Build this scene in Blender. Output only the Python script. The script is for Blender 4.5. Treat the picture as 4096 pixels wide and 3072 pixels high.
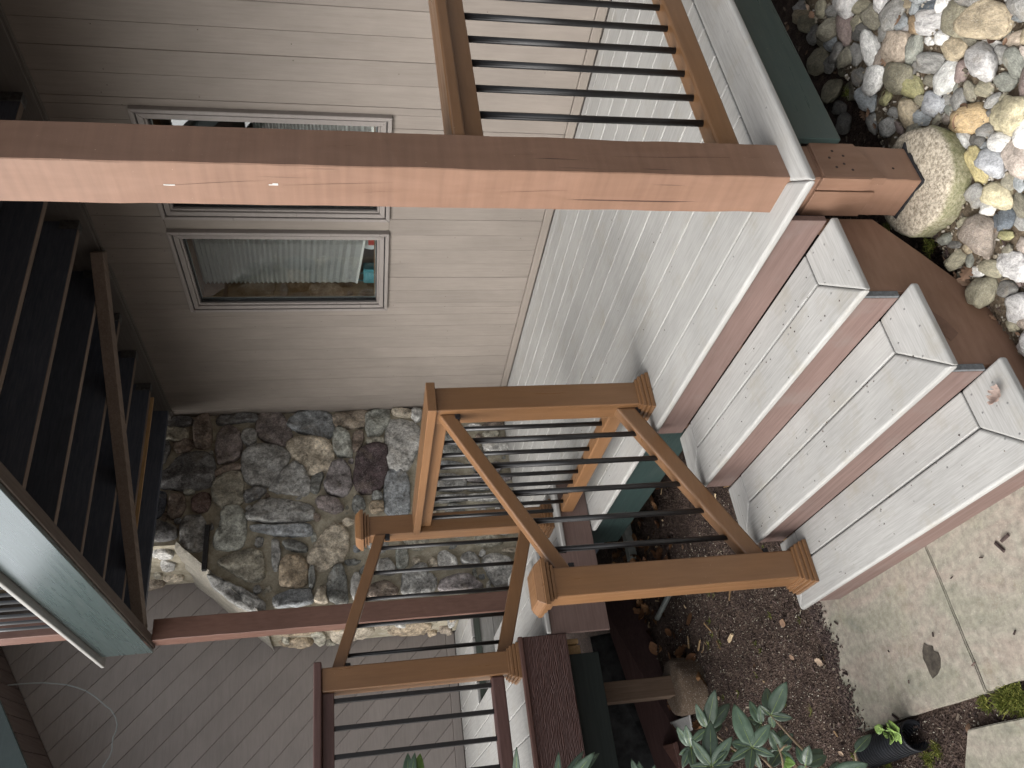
import bpy, bmesh, math, random
from mathutils import Vector, Matrix, noise
random.seed(7)
for o in list(bpy.data.objects): bpy.data.objects.remove(o)
SC = bpy.context.scene
COL = SC.collection

# ------------------------------------------------------------------ camera
# The photograph is stored on its side: world "up" points to the left edge of the picture.
EYE = Vector((0, 0, 1.27))
F = 3142.218; CU, CV = 2048.0, 1536.0
def _cam(u, v): return Vector((-(v - CV), u - CU, F))
_dx = -_cam(1487, 3546); _dx.normalize()
_dy = _cam(1282, -3590); _dy.normalize()
_dz = _dx.cross(_dy)
R3 = Matrix((_dx, _dy, _dz))
def ray(u, v): return R3 @ _cam(u, v)
def at(u, v, x=None, y=None, z=None):
    d = ray(u, v)
    t = x / d.x if x is not None else (y / d.y if y is not None else (z - EYE.z) / d.z)
    return EYE + d * t
def at_dist(u, v, r): return EYE + ray(u, v).normalized() * r
def pix(p):
    c = R3.transposed() @ (Vector(p) - EYE)
    return (CU + F * c.y / c.z, CV - F * c.x / c.z) if c.z > 0 else (-9e9, -9e9)
def reg(x0, y0, w, W):
    k = w / W
    return lambda a, b: (x0 + a * k, y0 + b * k)
cam = bpy.data.cameras.new('camera'); camo = bpy.data.objects.new('camera', cam); COL.objects.link(camo)
right = R3 @ Vector((0, 1, 0)); up = R3 @ Vector((1, 0, 0)); fwd = R3 @ Vector((0, 0, 1))
m = Matrix((right, up, -fwd)).transposed().to_4x4(); m.translation = EYE
camo.matrix_world = m
cam.sensor_fit = 'HORIZONTAL'; cam.sensor_width = 36; cam.lens = F / 4096 * 36
cam.clip_start = 0.05; cam.clip_end = 500
SC.camera = camo
SC.render.resolution_x, SC.render.resolution_y = 1024, 768

# ------------------------------------------------------------------ sky, sun, exposure
SUN_EL, SUN_DIR = math.radians(40), Vector((-0.08, -1.0, 0))
W = bpy.data.worlds.new('World'); SC.world = W; W.use_nodes = True
nt = W.node_tree; nt.nodes.clear()
sky = nt.nodes.new('ShaderNodeTexSky'); sky.sky_type = 'NISHITA'; sky.sun_disc = False
sky.sun_elevation = SUN_EL; sky.sun_rotation = math.radians(184); sky.dust_density = 6; sky.air_density = 1.0; sky.ozone_density = 1
hs = nt.nodes.new('ShaderNodeHueSaturation'); hs.inputs['Saturation'].default_value = 0.22
bg = nt.nodes.new('ShaderNodeBackground'); bg.inputs['Strength'].default_value = 0.15
wo = nt.nodes.new('ShaderNodeOutputWorld')
nt.links.new(sky.outputs[0], hs.inputs['Color']); nt.links.new(hs.outputs[0], bg.inputs[0]); nt.links.new(bg.outputs[0], wo.inputs[0])
sl = bpy.data.lights.new('sun', 'SUN'); sl.energy = 0.66; sl.angle = math.radians(85); sl.color = (1, 0.95, 0.88)
so = bpy.data.objects.new('sun', sl); COL.objects.link(so)
sd = SUN_DIR.normalized() * math.cos(SUN_EL) + Vector((0, 0, math.sin(SUN_EL)))
so.rotation_euler = sd.to_track_quat('Z', 'Y').to_euler(); so.location = (0, -4, 8)
vs = SC.view_settings; vs.view_transform = 'Standard'; vs.look = 'None'; vs.gamma = 1; vs.use_curve_mapping = False
vs.exposure = 1.16
SC.render.engine = 'CYCLES'
SC.cycles.max_bounces = 8; SC.cycles.diffuse_bounces = 6; SC.cycles.transparent_max_bounces = 8

# ------------------------------------------------------------------ materials
def _n(nt, t, **k):
    n = nt.nodes.new(t)
    for a, b in k.items(): setattr(n, a, b)
    return n
class MB:
    """small node-material builder"""
    def __init__(s, name, rough=.6, spec=.4):
        s.m = bpy.data.materials.new(name); s.m.use_nodes = True; s.nt = s.m.node_tree
        s.b = s.nt.nodes['Principled BSDF']; s.b.inputs['Roughness'].default_value = rough
        s.b.inputs['Specular IOR Level'].default_value = spec
        s.tc = _n(s.nt, 'ShaderNodeTexCoord')
        s._oi = None
    @property
    def oi(s):
        if s._oi is None: s._oi = _n(s.nt, 'ShaderNodeObjectInfo')
        return s._oi
    def L(s, a, b): s.nt.links.new(a, b)
    def coords(s, scale=(1, 1, 1), rot=(0, 0, 0), rnd=True):
        mp = _n(s.nt, 'ShaderNodeMapping'); mp.inputs['Scale'].default_value = scale; mp.inputs['Rotation'].default_value = rot
        s.L(s.tc.outputs['Object'], mp.inputs['Vector'])
        if rnd:
            mu = _n(s.nt, 'ShaderNodeMath', operation='MULTIPLY'); mu.inputs[1].default_value = 37.0
            s.L(s.oi.outputs['Random'], mu.inputs[0])
            cx = _n(s.nt, 'ShaderNodeCombineXYZ')
            for i in range(3): s.L(mu.outputs[0], cx.inputs[i])
            s.L(cx.outputs[0], mp.inputs['Location'])
        return mp.outputs[0]
    def noise(s, vec, scale=5, detail=4, rough=.55, dist=0):
        n = _n(s.nt, 'ShaderNodeTexNoise'); s.L(vec, n.inputs['Vector'])
        n.inputs['Scale'].default_value = scale; n.inputs['Detail'].default_value = detail
        n.inputs['Roughness'].default_value = rough; n.inputs['Distortion'].default_value = dist
        return n.outputs['Fac']
    def voro(s, vec, scale=5, feature='F1'):
        n = _n(s.nt, 'ShaderNodeTexVoronoi', feature=feature); s.L(vec, n.inputs['Vector']); n.inputs['Scale'].default_value = scale
        return n.outputs['Distance']
    def ramp(s, fac, stops):
        r = _n(s.nt, 'ShaderNodeValToRGB'); s.L(fac, r.inputs[0]); e = r.color_ramp.elements
        while len(e) > 1: e.remove(e[-1])
        for i, (p, c) in enumerate(stops):
            el = e[0] if i == 0 else e.new(p)
            el.position = p; el.color = tuple(c) + (1,) if len(c) == 3 else c
        return r.outputs[0]
    def gray(s, fac, lo, hi, p0=.3, p1=.7): return s.ramp(fac, [(p0, (lo,) * 3), (p1, (hi,) * 3)])
    def mix(s, a, b, fac, mode='MIX'):
        n = _n(s.nt, 'ShaderNodeMix', data_type='RGBA', blend_type=mode)
        for sock, v in ((n.inputs[0], fac), (n.inputs[6], a), (n.inputs[7], b)):
            if hasattr(v, 'is_linked') or hasattr(v, 'links'): s.L(v, sock)
            elif isinstance(v, (tuple, list)): sock.default_value = tuple(v) + (1,)
            else: sock.default_value = v
        return n.outputs[2]
    def jitter(s, col, amt=.15):
        """per-object brightness variation"""
        mr = _n(s.nt, 'ShaderNodeMapRange'); mr.inputs[3].default_value = 1 - amt; mr.inputs[4].default_value = 1 + amt
        s.L(s.oi.outputs['Random'], mr.inputs[0])
        hsv = _n(s.nt, 'ShaderNodeHueSaturation'); s.L(col, hsv.inputs['Color']); s.L(mr.outputs[0], hsv.inputs['Value'])
        return hsv.outputs[0]
    def base(s, c):
        if isinstance(c, (tuple, list)): s.b.inputs['Base Color'].default_value = tuple(c) + (1,)
        else: s.L(c, s.b.inputs['Base Color'])
    def rough(s, r): s.L(r, s.b.inputs['Roughness'])
    def bump(s, h, strength=.3, dist=.002, normal=None):
        b = _n(s.nt, 'ShaderNodeBump'); b.inputs['Strength'].default_value = strength; b.inputs['Distance'].default_value = dist
        s.L(h, b.inputs['Height'])
        if normal is not None: s.L(normal, b.inputs['Normal'])
        s.L(b.outputs[0], s.b.inputs['Normal']); return b.outputs[0]
AX = {'x': (1, 0, 0), 'y': (0, 1, 0), 'z': (0, 0, 1)}
def sc_axis(axis, along, across): return tuple(along if AX[axis][i] else across for i in range(3))
CACHE = {}
def wood(name, ca, cb, axis='x', rough=.6, bump=.35, jit=.06, along=2.0, across=55, dirt=None, spec=.35, specks=False, bdist=.0015):
    key = (name, axis)
    if key in CACHE: return CACHE[key]
    M = MB(name + '_' + axis, rough, spec)
    g = M.noise(M.coords(sc_axis(axis, along, across)), 1.0, 5, .62, .6)
    g2 = M.noise(M.coords(sc_axis(axis, along * 4, across * 3.2)), 1.0, 3, .6)
    c = M.ramp(M.mix(g, g2, .6), [(.34, ca), (.62, cb)])
    big = M.noise(M.coords((2.2, 2.2, 2.2)), 1.0, 4, .6)
    c = M.mix(c, M.gray(big, .82, 1.0), 1.0, 'MULTIPLY')
    if dirt:
        d = M.noise(M.coords((6, 6, 6)), 1.0, 6, .7)
        c = M.mix(c, dirt, M.gray(d, 0, .6, .53, .78))
    if specks:
        sp = M.noise(M.coords((230, 230, 230)), 1.0, 2, .5)
        c = M.mix(c, (.62, .5, .36), M.gray(sp, 0, .7, .74, .80))
    M.base(M.jitter(c, jit))
    hmix = M.mix(g, g2, .5)
    M.bump(hmix, bump, bdist)
    M.rough(M.gray(g, min(1, rough + .1), max(.05, rough - .1)))
    CACHE[key] = M.m
    return M.m
def deckm(ax): return wood('grey_composite_decking', (.252, .250, .240), (.340, .338, .327), ax, .62, .35, .05, 3.0, 85, dirt=(.215, .195, .15), bdist=.002)
def riserm(ax): return wood('rosewood_composite', (.112, .073, .063), (.150, .101, .089), ax, .6, .35, .05, 2, 60, dirt=(.14, .12, .11))
def brownm(ax): return wood('brown_painted_timber', (.146, .082, .053), (.182, .106, .072), ax, .55, .28, .03, 3, 14, dirt=(.17, .095, .07), specks=True, bdist=.003)
def darkbrownm(ax): return wood('walnut_composite', (.055, .026, .021), (.105, .054, .044), ax, .5, .8, .05, 1.6, 38, bdist=.004)
def _dark_grain():
    M = MB('walnut_composite_fascia', .45, .45)
    v = M.coords((1.0, .16, 1.0), rnd=False)
    n = M.noise(v, 6, 3, .5)
    w = _n(M.nt, 'ShaderNodeTexWave', wave_type='BANDS', bands_direction='Z'); M.L(v, w.inputs['Vector']); w.inputs['Scale'].default_value = 44; w.inputs['Distortion'].default_value = 9; w.inputs['Detail'].default_value = 3; w.inputs['Detail Scale'].default_value = 1.2
    f = w.outputs['Fac']
    M.base(M.ramp(f, [(.15, (.045, .020, .017)), (.6, (.064, .031, .026)), (.95, (.094, .050, .042))])); M.bump(f, .8, .004); return M.m
def joistm(ax): return wood('dark_painted_joist', (.052, .062, .084), (.085, .096, .122), ax, .6, .4, .25, 3, 40)
def joistedge(ax): return wood('weathered_brown_timber', (.13, .10, .08), (.20, .155, .125), ax, .7, .4, .2, 3, 40)
def railm(ax): return wood('tan_composite_rail', (.155, .078, .034), (.182, .094, .043), ax, .36, .12, .03, 2, 30, specks=True, spec=.55)
def greenm(ax): return wood('green_painted_board', (.021, .036, .034), (.027, .045, .043), ax, .36, .15, .05, 3, 40, spec=.5, specks=True, dirt=(.04, .055, .05))
def sidingm(ax): return wood('taupe_painted_siding', (.194, .168, .146), (.220, .193, .169), ax, .6, .12, .03, 2, 30, dirt=(.20, .175, .152))
def siding2m(ax): return wood('shade_lifted_siding', (.222, .197, .182), (.256, .228, .212), ax, .6, .18, .07, 2, 30)  # back wall's paint, lightened in colour to offset the gable's shade
def trimm(ax): return wood('taupe_trim', (.20, .174, .15), (.223, .196, .17), ax, .5, .1, .02, 2, 30)
def barewood(ax): return wood('bare_lumber', (.30, .19, .09), (.46, .30, .15), ax, .7, .4, .1, 3, 40)
def greyplank(ax): return wood('weathered_grey_plank', (.27, .265, .25), (.36, .355, .335), ax, .75, .5, .08, 3, 45, dirt=(.12, .12, .10))
def simple(name, col, rough=.5, spec=.4, metal=0, nscale=0, amt=.15, bump=0):
    if name in CACHE: return CACHE[name]
    M = MB(name, rough, spec); M.b.inputs['Metallic'].default_value = metal
    if nscale:
        n = M.noise(M.coords((nscale,) * 3), 1, 5, .6)
        M.base(M.mix(tuple(col), M.gray(n, 1 - amt, 1 + amt), 1.0, 'MULTIPLY'))
        if bump: M.bump(n, bump, .003)
    else: M.base(tuple(col))
    CACHE[name] = M.m; return M.m
BLACK = simple('black_powdercoat', (.011, .011, .012), .34, .5, 0, 60, .3, .05)
RUBBER = simple('black_plastic', (.009, .010, .013), .5, .35, 0, 30, .4, .1)

def stone_mat(name, sc, bump, bdist, speck=.25, rough=.8, k=1.0):
    """stone whose colour is the object's own colour, mottled; sc rescales the pattern (unit meshes need larger features)"""
    M = MB(name, rough, .25)
    v = M.coords((sc, sc, sc))
    n1 = M.noise(v, 13, 6, .66, .4); n2 = M.noise(v, 45, 5, .7); n3 = M.noise(v, 130, 3, .6); n4 = M.noise(v, 5, 3, .6, .8)
    c = M.mix(M.oi.outputs['Color'], M.gray(n1, 1 - .58 * k, 1 + .5 * k, .34, .68), 1.0, 'MULTIPLY')
    c = M.mix(c, M.gray(n2, 1 - .45 * k, 1 + .38 * k, .34, .66), 1.0, 'MULTIPLY')
    c = M.mix(c, (.27, .225, .165), M.gray(n4, 0, .38, .56, .74))
    c = M.mix(c, (.52, .515, .49), M.gray(n3, 0, speck * 1.5, .58, .68))
    c = M.mix(c, (.035, .034, .032), M.gray(n3, speck * 1.8, 0, .32, .42))
    M.base(c); M.bump(M.mix(n1, n2, .45), bump, bdist)
    return M.m
FIELDSTONE = stone_mat('fieldstone', 1.0, 1.0, .022, speck=.30)
COBBLE = stone_mat('river_cobble', .13, .35, .10, speck=.24, rough=.75, k=.62)

def mortar_mat():
    M = MB('mortar', .9, .15); v = M.coords((1, 1, 1), rnd=False)
    n1 = M.noise(v, 14, 8, .7); n2 = M.noise(v, 120, 5, .7)
    c = M.ramp(n1, [(.3, (.25, .225, .17)), (.55, (.40, .365, .285)), (.75, (.52, .48, .40))])
    c = M.mix(c, M.gray(n2, .7, 1.2), .8, 'MULTIPLY'); M.base(c)
    M.bump(M.mix(n1, n2, .5), .7, .012); return M.m
MORTAR = mortar_mat()
def concrete_mat(name, a, b, moss=False):
    M = MB(name, .88, .2); v = M.coords((1, 1, 1), rnd=False)
    n1 = M.noise(v, 95, 4, .75); n2 = M.noise(v, 9, 5, .6); n3 = M.voro(v, 120)
    c = M.ramp(n1, [(.38, a), (.62, b)]); c = M.mix(c, M.gray(n2, .75, 1.12), 1.0, 'MULTIPLY')
    c = M.mix(c, (.55, .52, .46), M.gray(n3, .35, 0, .12, .3))
    if moss:
        g = _n(M.nt, 'ShaderNodeNewGeometry'); sx = _n(M.nt, 'ShaderNodeSeparateXYZ'); M.L(g.outputs['Normal'], sx.inputs[0])
        side = M.gray(sx.outputs[2], 1, 0, .25, .75)
        mn = M.noise(v, 11, 6, .7)
        c = M.mix(c, M.ramp(n1, [(.3, (.095, .105, .045)), (.7, (.20, .20, .10))]), M.mix(side, M.gray(mn, .35, 1), 1.0, 'MULTIPLY'))
    M.base(c); M.bump(M.mix(n1, n2, .3), .6, .006); return M.m
CONCRETE = concrete_mat('footing_concrete', (.16, .135, .10), (.45, .40, .32), True)
DIRTYCONC = concrete_mat('brown_stained_concrete', (.085, .060, .042), (.125, .092, .066))
def slab_mat():
    M = MB('flagstone_slate', .72, .3); v = M.coords((1, 1, 1), rnd=True)
    vs_ = M.coords((1, 2.2, 1), rot=(0, 0, .9))
    n1 = M.noise(vs_, 3.2, 7, .62, .7); n2 = M.noise(v, 38, 6, .72); n3 = M.noise(v, 110, 3, .65); n4 = M.noise(v, 5, 5, .6, .5)
    c = M.ramp(n1, [(.25, (.160, .160, .138)), (.40, (.205, .196, .155)), (.50, (.238, .220, .182)), (.62, (.240, .205, .172)), (.80, (.262, .250, .215))])
    vd = M.coords((1, 1, 1), rnd=True); ve = _n(M.nt, 'ShaderNodeTexVoronoi', feature='DISTANCE_TO_EDGE'); ve.inputs['Scale'].default_value = 3.2
    wv = M.mix(vd, M.noise(v, 8, 4, .6), .25, 'LINEAR_LIGHT'); M.L(wv, ve.inputs['Vector'])
    crack = M.mix(M.gray(ve.outputs['Distance'], 1, 0, .004, .014), M.gray(n4, 0, 1, .45, .6), 1.0, 'MULTIPLY')
    c = M.mix(c, M.gray(n2, .70, 1.22, .34, .66), 1.0, 'MULTIPLY')
    c = M.mix(c, (.17, .14, .11), M.mix(crack, (.55, .55, .55), 1.0, 'MULTIPLY'))
    c = M.mix(c, (.20, .20, .11), M.gray(n4, 0, .28, .56, .74))
    c = M.mix(c, (.50, .48, .43), M.gray(n3, 0, .35, .64, .72)); c = M.mix(c, (.12, .10, .08), M.gray(n3, .5, 0, .28, .36))
    M.base(c); M.bump(M.mix(n1, n2, .35), .5, .008); return M.m
SLAB = slab_mat()
def soil_mat():
    M = MB('mulch_soil', .95, .1); v = M.coords((1, 1, 1), rnd=False)
    n1 = M.noise(v, 40, 8, .75); n2 = M.noise(v, 6, 4, .6); n3 = M.voro(v, 110)
    c = M.ramp(n1, [(.28, (.022, .015, .012)), (.5, (.058, .041, .034)), (.66, (.105, .076, .060)), (.8, (.20, .155, .11))])
    c = M.mix(c, M.gray(n2, .6, 1.25), 1.0, 'MULTIPLY'); M.base(c)
    M.bump(M.mix(n1, n3, .5), .9, .02); return M.m
SOIL = soil_mat()
def litter_mat(name, stops, rough=.85):
    M = MB(name, rough, .2); g = _n(M.nt, 'ShaderNodeNewGeometry')
    c = M.ramp(g.outputs['Random Per Island'], stops)
    n = M.noise(M.coords((60, 60, 60), rnd=False), 1, 4, .6)
    M.base(M.mix(c, M.gray(n, .7, 1.25), .8, 'MULTIPLY')); return M.m
CHIPS = litter_mat('bark_chips', [(0, (.022, .015, .014)), (.45, (.046, .032, .029)), (.75, (.072, .050, .044)), (.9, (.105, .078, .064)), (.97, (.18, .15, .115)), (1, (.30, .26, .20))])
DRYLEAF = litter_mat('dry_leaf', [(0, (.08, .048, .03)), (.4, (.15, .092, .06)), (.7, (.22, .155, .11)), (1, (.29, .23, .175))], .7)
ORANGELEAF = litter_mat('orange_brown_leaf', [(0, (.07, .032, .016)), (.5, (.125, .06, .028)), (1, (.19, .105, .05))], .7)
PEBBLE = litter_mat('small_gravel', [(0, (.07, .06, .045)), (.4, (.15, .13, .10)), (.75, (.25, .22, .17)), (1, (.40, .38, .34))])
def leaf_mat(name, a, b):
    M = MB(name, .36, .45); v = M.coords((1, 1, 1)); n = M.noise(v, 40, 5, .6); n2 = M.noise(v, 300, 2, .5)
    c = M.ramp(n, [(.3, a), (.7, b)]); c = M.mix(c, (.45, .47, .36), M.gray(n2, 0, .5, .70, .76))
    M.base(M.jitter(c, .25)); M.bump(n, .15, .002)
    M.b.inputs['Subsurface Weight'].default_value = 0.0
    return M.m
RHODO = leaf_mat('rhododendron_leaf', (.036, .062, .040), (.060, .094, .062))
RHODO2 = leaf_mat('bright_green_leaf', (.070, .125, .025), (.105, .185, .04))
MIDRIB = simple('leaf_midrib', (.16, .22, .08), .5)
STEM = simple('woody_stem', (.17, .13, .085), .8, .2, 0, 60, .3, .3)
MOSS = litter_mat('moss_sprigs', [(0, (.06, .075, .015)), (.6, (.13, .15, .03)), (1, (.24, .23, .06))])
CABLEM = simple('grey_cable', (.26, .285, .28), .45)
def glass_mat():
    m = bpy.data.materials.new('window_glass'); m.use_nodes = True; nt = m.node_tree; nt.nodes.clear()
    o = _n(nt, 'ShaderNodeOutputMaterial'); mx = _n(nt, 'ShaderNodeMixShader'); tr = _n(nt, 'ShaderNodeBsdfTransparent'); gl = _n(nt, 'ShaderNodeBsdfGlossy')
    tr.inputs[0].default_value = (.95, .97, .965, 1); gl.inputs['Roughness'].default_value = .01
    lw = _n(nt, 'ShaderNodeLayerWeight'); lw.inputs[0].default_value = .5
    pw = _n(nt, 'ShaderNodeMath', operation='POWER'); pw.inputs[1].default_value = 4.0; nt.links.new(lw.outputs['Facing'], pw.inputs[0])
    ma = _n(nt, 'ShaderNodeMath', operation='MULTIPLY_ADD'); ma.inputs[1].default_value = .85; ma.inputs[2].default_value = .15; nt.links.new(pw.outputs[0], ma.inputs[0])
    nt.links.new(ma.outputs[0], mx.inputs[0]); nt.links.new(tr.outputs[0], mx.inputs[1]); nt.links.new(gl.outputs[0], mx.inputs[2]); nt.links.new(mx.outputs[0], o.inputs[0])
    return m
GLASS = glass_mat()

# ------------------------------------------------------------------ object helpers
def link(o, parent=None):
    COL.objects.link(o)
    if parent is not None: o.parent = parent
    return o
def wloc(o):
    v = Vector((0, 0, 0))
    while o is not None: v += o.location; o = o.parent
    return v
def tag(o, label=None, cat=None, group=None, kind=None):
    if label: o['label'] = label
    if cat: o['category'] = cat
    if group: o['group'] = group
    if kind: o['kind'] = kind
    return o
def thing(name, loc, label, cat, group=None):
    o = bpy.data.objects.new(name, None); o.location = loc; o.empty_display_size = .1
    link(o); return tag(o, label, cat, group)
def from_bm(name, bm, mat, parent=None, smooth=False, origin=None):
    """bm in world coordinates; object placed so that it lands there"""
    base = wloc(parent) if parent is not None else Vector((0, 0, 0))
    off = Vector(origin) if origin is not None else base
    bmesh.ops.translate(bm, verts=bm.verts, vec=-off)
    me = bpy.data.meshes.new(name); bm.to_mesh(me); bm.free()
    if smooth:
        for p in me.polygons: p.use_smooth = True
    if mat: me.materials.append(mat)
    o = bpy.data.objects.new(name, me); o.location = off - base
    return link(o, parent)
def hexa(bm, c):
    vs_ = [bm.verts.new(p) for p in c]
    for f in ((0, 3, 2, 1), (4, 5, 6, 7), (0, 1, 5, 4), (1, 2, 6, 5), (2, 3, 7, 6), (3, 0, 4, 7)): bm.faces.new([vs_[i] for i in f])
def bevel(bm, off, seg=2):
    bmesh.ops.recalc_face_normals(bm, faces=bm.faces)
    if off > 0: bmesh.ops.bevel(bm, geom=list(bm.edges), offset=off, segments=seg, affect='EDGES', profile=.5, clamp_overlap=True)
def box(name, x0, x1, y0, y1, z0, z1, mat, parent=None, bev=.003, seg=2, origin=None):
    bm = bmesh.new()
    x0, x1 = sorted((x0, x1)); y0, y1 = sorted((y0, y1)); z0, z1 = sorted((z0, z1))
    hexa(bm, [(x0, y0, z0), (x1, y0, z0), (x1, y1, z0), (x0, y1, z0), (x0, y0, z1), (x1, y0, z1), (x1, y1, z1), (x0, y1, z1)])
    bevel(bm, bev, seg)
    return from_bm(name, bm, mat, parent, origin=origin)
def plan(name, poly, z0, z1, mat, parent=None, bev=.003, seg=2, axis='z', origin=None):
    """polygon extruded along an axis (poly given in the other two coordinates, in x,y / x,z / y,z order)"""
    bm = bmesh.new()
    def P(a, b, c): return (a, b, c) if axis == 'z' else ((a, c, b) if axis == 'y' else (c, a, b))
    lo = [bm.verts.new(P(a, b, z0)) for a, b in poly]; hi = [bm.verts.new(P(a, b, z1)) for a, b in poly]
    n = len(poly); bm.faces.new(lo[::-1]); bm.faces.new(hi)
    for i in range(n): bm.faces.new([lo[i], lo[(i + 1) % n], hi[(i + 1) % n], hi[i]])
    bevel(bm, bev, seg)
    return from_bm(name, bm, mat, parent, origin=origin)
def beam(name, p0, p1, w, h, mat, parent=None, bev=.004, side=None):
    """bar between two points, plumb-cut ends; w horizontal width, h vertical height"""
    p0, p1 = Vector(p0), Vector(p1); d = (p1 - p0); d.z = 0; d.normalize(); s = Vector((-d.y, d.x, 0)) * w / 2; u = Vector((0, 0, h / 2))
    bm = bmesh.new(); hexa(bm, [p0 - s - u, p1 - s - u, p1 + s - u, p0 + s - u, p0 - s + u, p1 - s + u, p1 + s + u, p0 + s + u])
    bevel(bm, bev, 2); return from_bm(name, bm, mat, parent)
def sqloft(name, cx, cy, loops, mat, parent=None, bev=.0):
    bm = bmesh.new(); rings = []
    for h, z in loops: rings.append([bm.verts.new((cx + sx * h, cy + sy * h, z)) for sx, sy in ((-1, -1), (1, -1), (1, 1), (-1, 1))])
    for a, b in zip(rings, rings[1:]):
        for i in range(4): bm.faces.new([a[i], a[(i + 1) % 4], b[(i + 1) % 4], b[i]])
    bm.faces.new(rings[0][::-1]); bm.faces.new(rings[-1])
    bmesh.ops.remove_doubles(bm, verts=bm.verts, dist=1e-6)
    bevel(bm, bev, 1); return from_bm(name, bm, mat, parent)
def tube(name, pts, r, mat, parent=None, seg=10, smooth=True, origin=None):
    bm = bmesh.new(); pts = [Vector(p) for p in pts]; rings = []; n = len(pts); prev = None
    for i, p in enumerate(pts):
        t = (pts[min(i + 1, n - 1)] - pts[max(i - 1, 0)]).normalized()
        a = prev if prev is not None else Vector((0, 0, 1))
        if abs(a.dot(t)) > .95: a = Vector((1, 0, 0))
        s = (a - t * a.dot(t)).normalized(); prev = s; q = t.cross(s)
        rr = r[i] if isinstance(r, (list, tuple)) else r
        rings.append([bm.verts.new(p + (s * math.cos(k * 2 * math.pi / seg) + q * math.sin(k * 2 * math.pi / seg)) * rr) for k in range(seg)])
    for a, b in zip(rings, rings[1:]):
        for k in range(seg): bm.faces.new([a[k], a[(k + 1) % seg], b[(k + 1) % seg], b[k]])
    bm.faces.new(rings[0][::-1]); bm.faces.new(rings[-1])
    return from_bm(name, bm, mat, parent, smooth, origin)
def share(name, mesh, loc, parent=None):
    o = bpy.data.objects.new(name, mesh); base = wloc(parent) if parent is not None else Vector((0, 0, 0))
    o.location = Vector(loc) - base; return link(o, parent)
def rod_mesh(name, h, r=.0098, square=False):
    bm = bmesh.new()
    if square:
        hexa(bm, [(-r, -r, 0), (r, -r, 0), (r, r, 0), (-r, r, 0), (-r, -r, h), (r, -r, h), (r, r, h), (-r, r, h)]); bevel(bm, .002, 1)
    else:
        bmesh.ops.create_cone(bm, cap_ends=True, segments=14, radius1=r, radius2=r, depth=h); bmesh.ops.translate(bm, verts=bm.verts, vec=(0, 0, h / 2))
    me = bpy.data.meshes.new(name); bm.to_mesh(me); bm.free(); me.materials.append(BLACK)
    if not square:
        for p in me.polygons: p.use_smooth = len(p.vertices) == 4
    return me
def clip_poly(poly, a, b, c):
    """keep a*x+b*y<=c"""
    out = []
    for i in range(len(poly)):
        p, q = poly[i], poly[(i + 1) % len(poly)]; dp, dq = a * p[0] + b * p[1] - c, a * q[0] + b * q[1] - c
        if dp <= 0: out.append(p)
        if dp * dq < 0:
            t = dp / (dp - dq); out.append((p[0] + (q[0] - p[0]) * t, p[1] + (q[1] - p[1]) * t))
    return out

# ------------------------------------------------------------------ ground
def sm(a, b, x):
    t = max(0, min(1, (x - a) / (b - a))); return t * t * (3 - 2 * t)
def gz(x, y):
    z = -.685
    z += .04 * sm(-3.02, -3.2, x) + .072 * sm(-3.15, -4.4, x)
    z += (.05 + .105 * sm(.95, 1.62, y)) * sm(-1.75, -1.6, x)
    n = noise.noise(Vector((x * 3, y * 3, 0))) * .012 + noise.noise(Vector((x * 11, y * 11, 3))) * .007
    return z + n
def axis_pts(lo, hi, fine_lo, fine_hi, step):
    out = []; x = fine_lo
    while x <= fine_hi: out.append(x); x += step
    s = step; x = out[-1]
    while x < hi: s *= 1.5; x += s; out.append(min(x, hi))
    s = step; x = out[0]; pre = []
    while x > lo: s *= 1.5; x -= s; pre.append(max(x, lo))
    return pre[::-1] + out
def make_ground():
    xs = axis_pts(-90, 90, -6.4, .2, .03); ys = axis_pts(-90, 90, -1.0, 3.6, .03)
    verts = [(x, y, gz(x, y)) for y in ys for x in xs]; nx = len(xs)
    faces = [(j * nx + i, j * nx + i + 1, (j + 1) * nx + i + 1, (j + 1) * nx + i) for j in range(len(ys) - 1) for i in range(nx - 1)]
    me = bpy.data.meshes.new('ground'); me.from_pydata(verts, [], faces); me.materials.append(SOIL)
    for p in me.polygons: p.use_smooth = True
    o = bpy.data.objects.new('ground', me); link(o); tag(o, 'dark brown mulch and soil around the porch', kind='structure')
make_ground()

def make_bed():
    M = MB('gritty_brown_soil', .95, .1); v = M.coords((1, 1, 1), rnd=False)
    n1 = M.noise(v, 60, 8, .75); n2 = M.noise(v, 9, 4, .6)
    c = M.ramp(n1, [(.28, (.05, .037, .026)), (.5, (.13, .10, .07)), (.66, (.20, .16, .115)), (.8, (.32, .27, .20))]); M.base(M.mix(c, M.gray(n2, .6, 1.25), 1.0, 'MULTIPLY')); M.bump(n1, .9, .02)
    xs = axis_pts(-1.72, 4, -1.72, .3, .03); ys = axis_pts(.82, 8, .82, 3.5, .03); nx = len(xs)
    me = bpy.data.meshes.new('gravel_bed'); me.from_pydata([(x, y, gz(x, y) + (.006 if x > -1.69 else -.01)) for y in ys for x in xs], [], [(j * nx + i, j * nx + i + 1, (j + 1) * nx + i + 1, (j + 1) * nx + i) for j in range(len(ys) - 1) for i in range(nx - 1)])
    me.materials.append(M.m)
    for p in me.polygons: p.use_smooth = True
    o = bpy.data.objects.new('gravel_bed', me); link(o); tag(o, 'gritty brown soil under the river stones', kind='structure')
make_bed()
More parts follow.
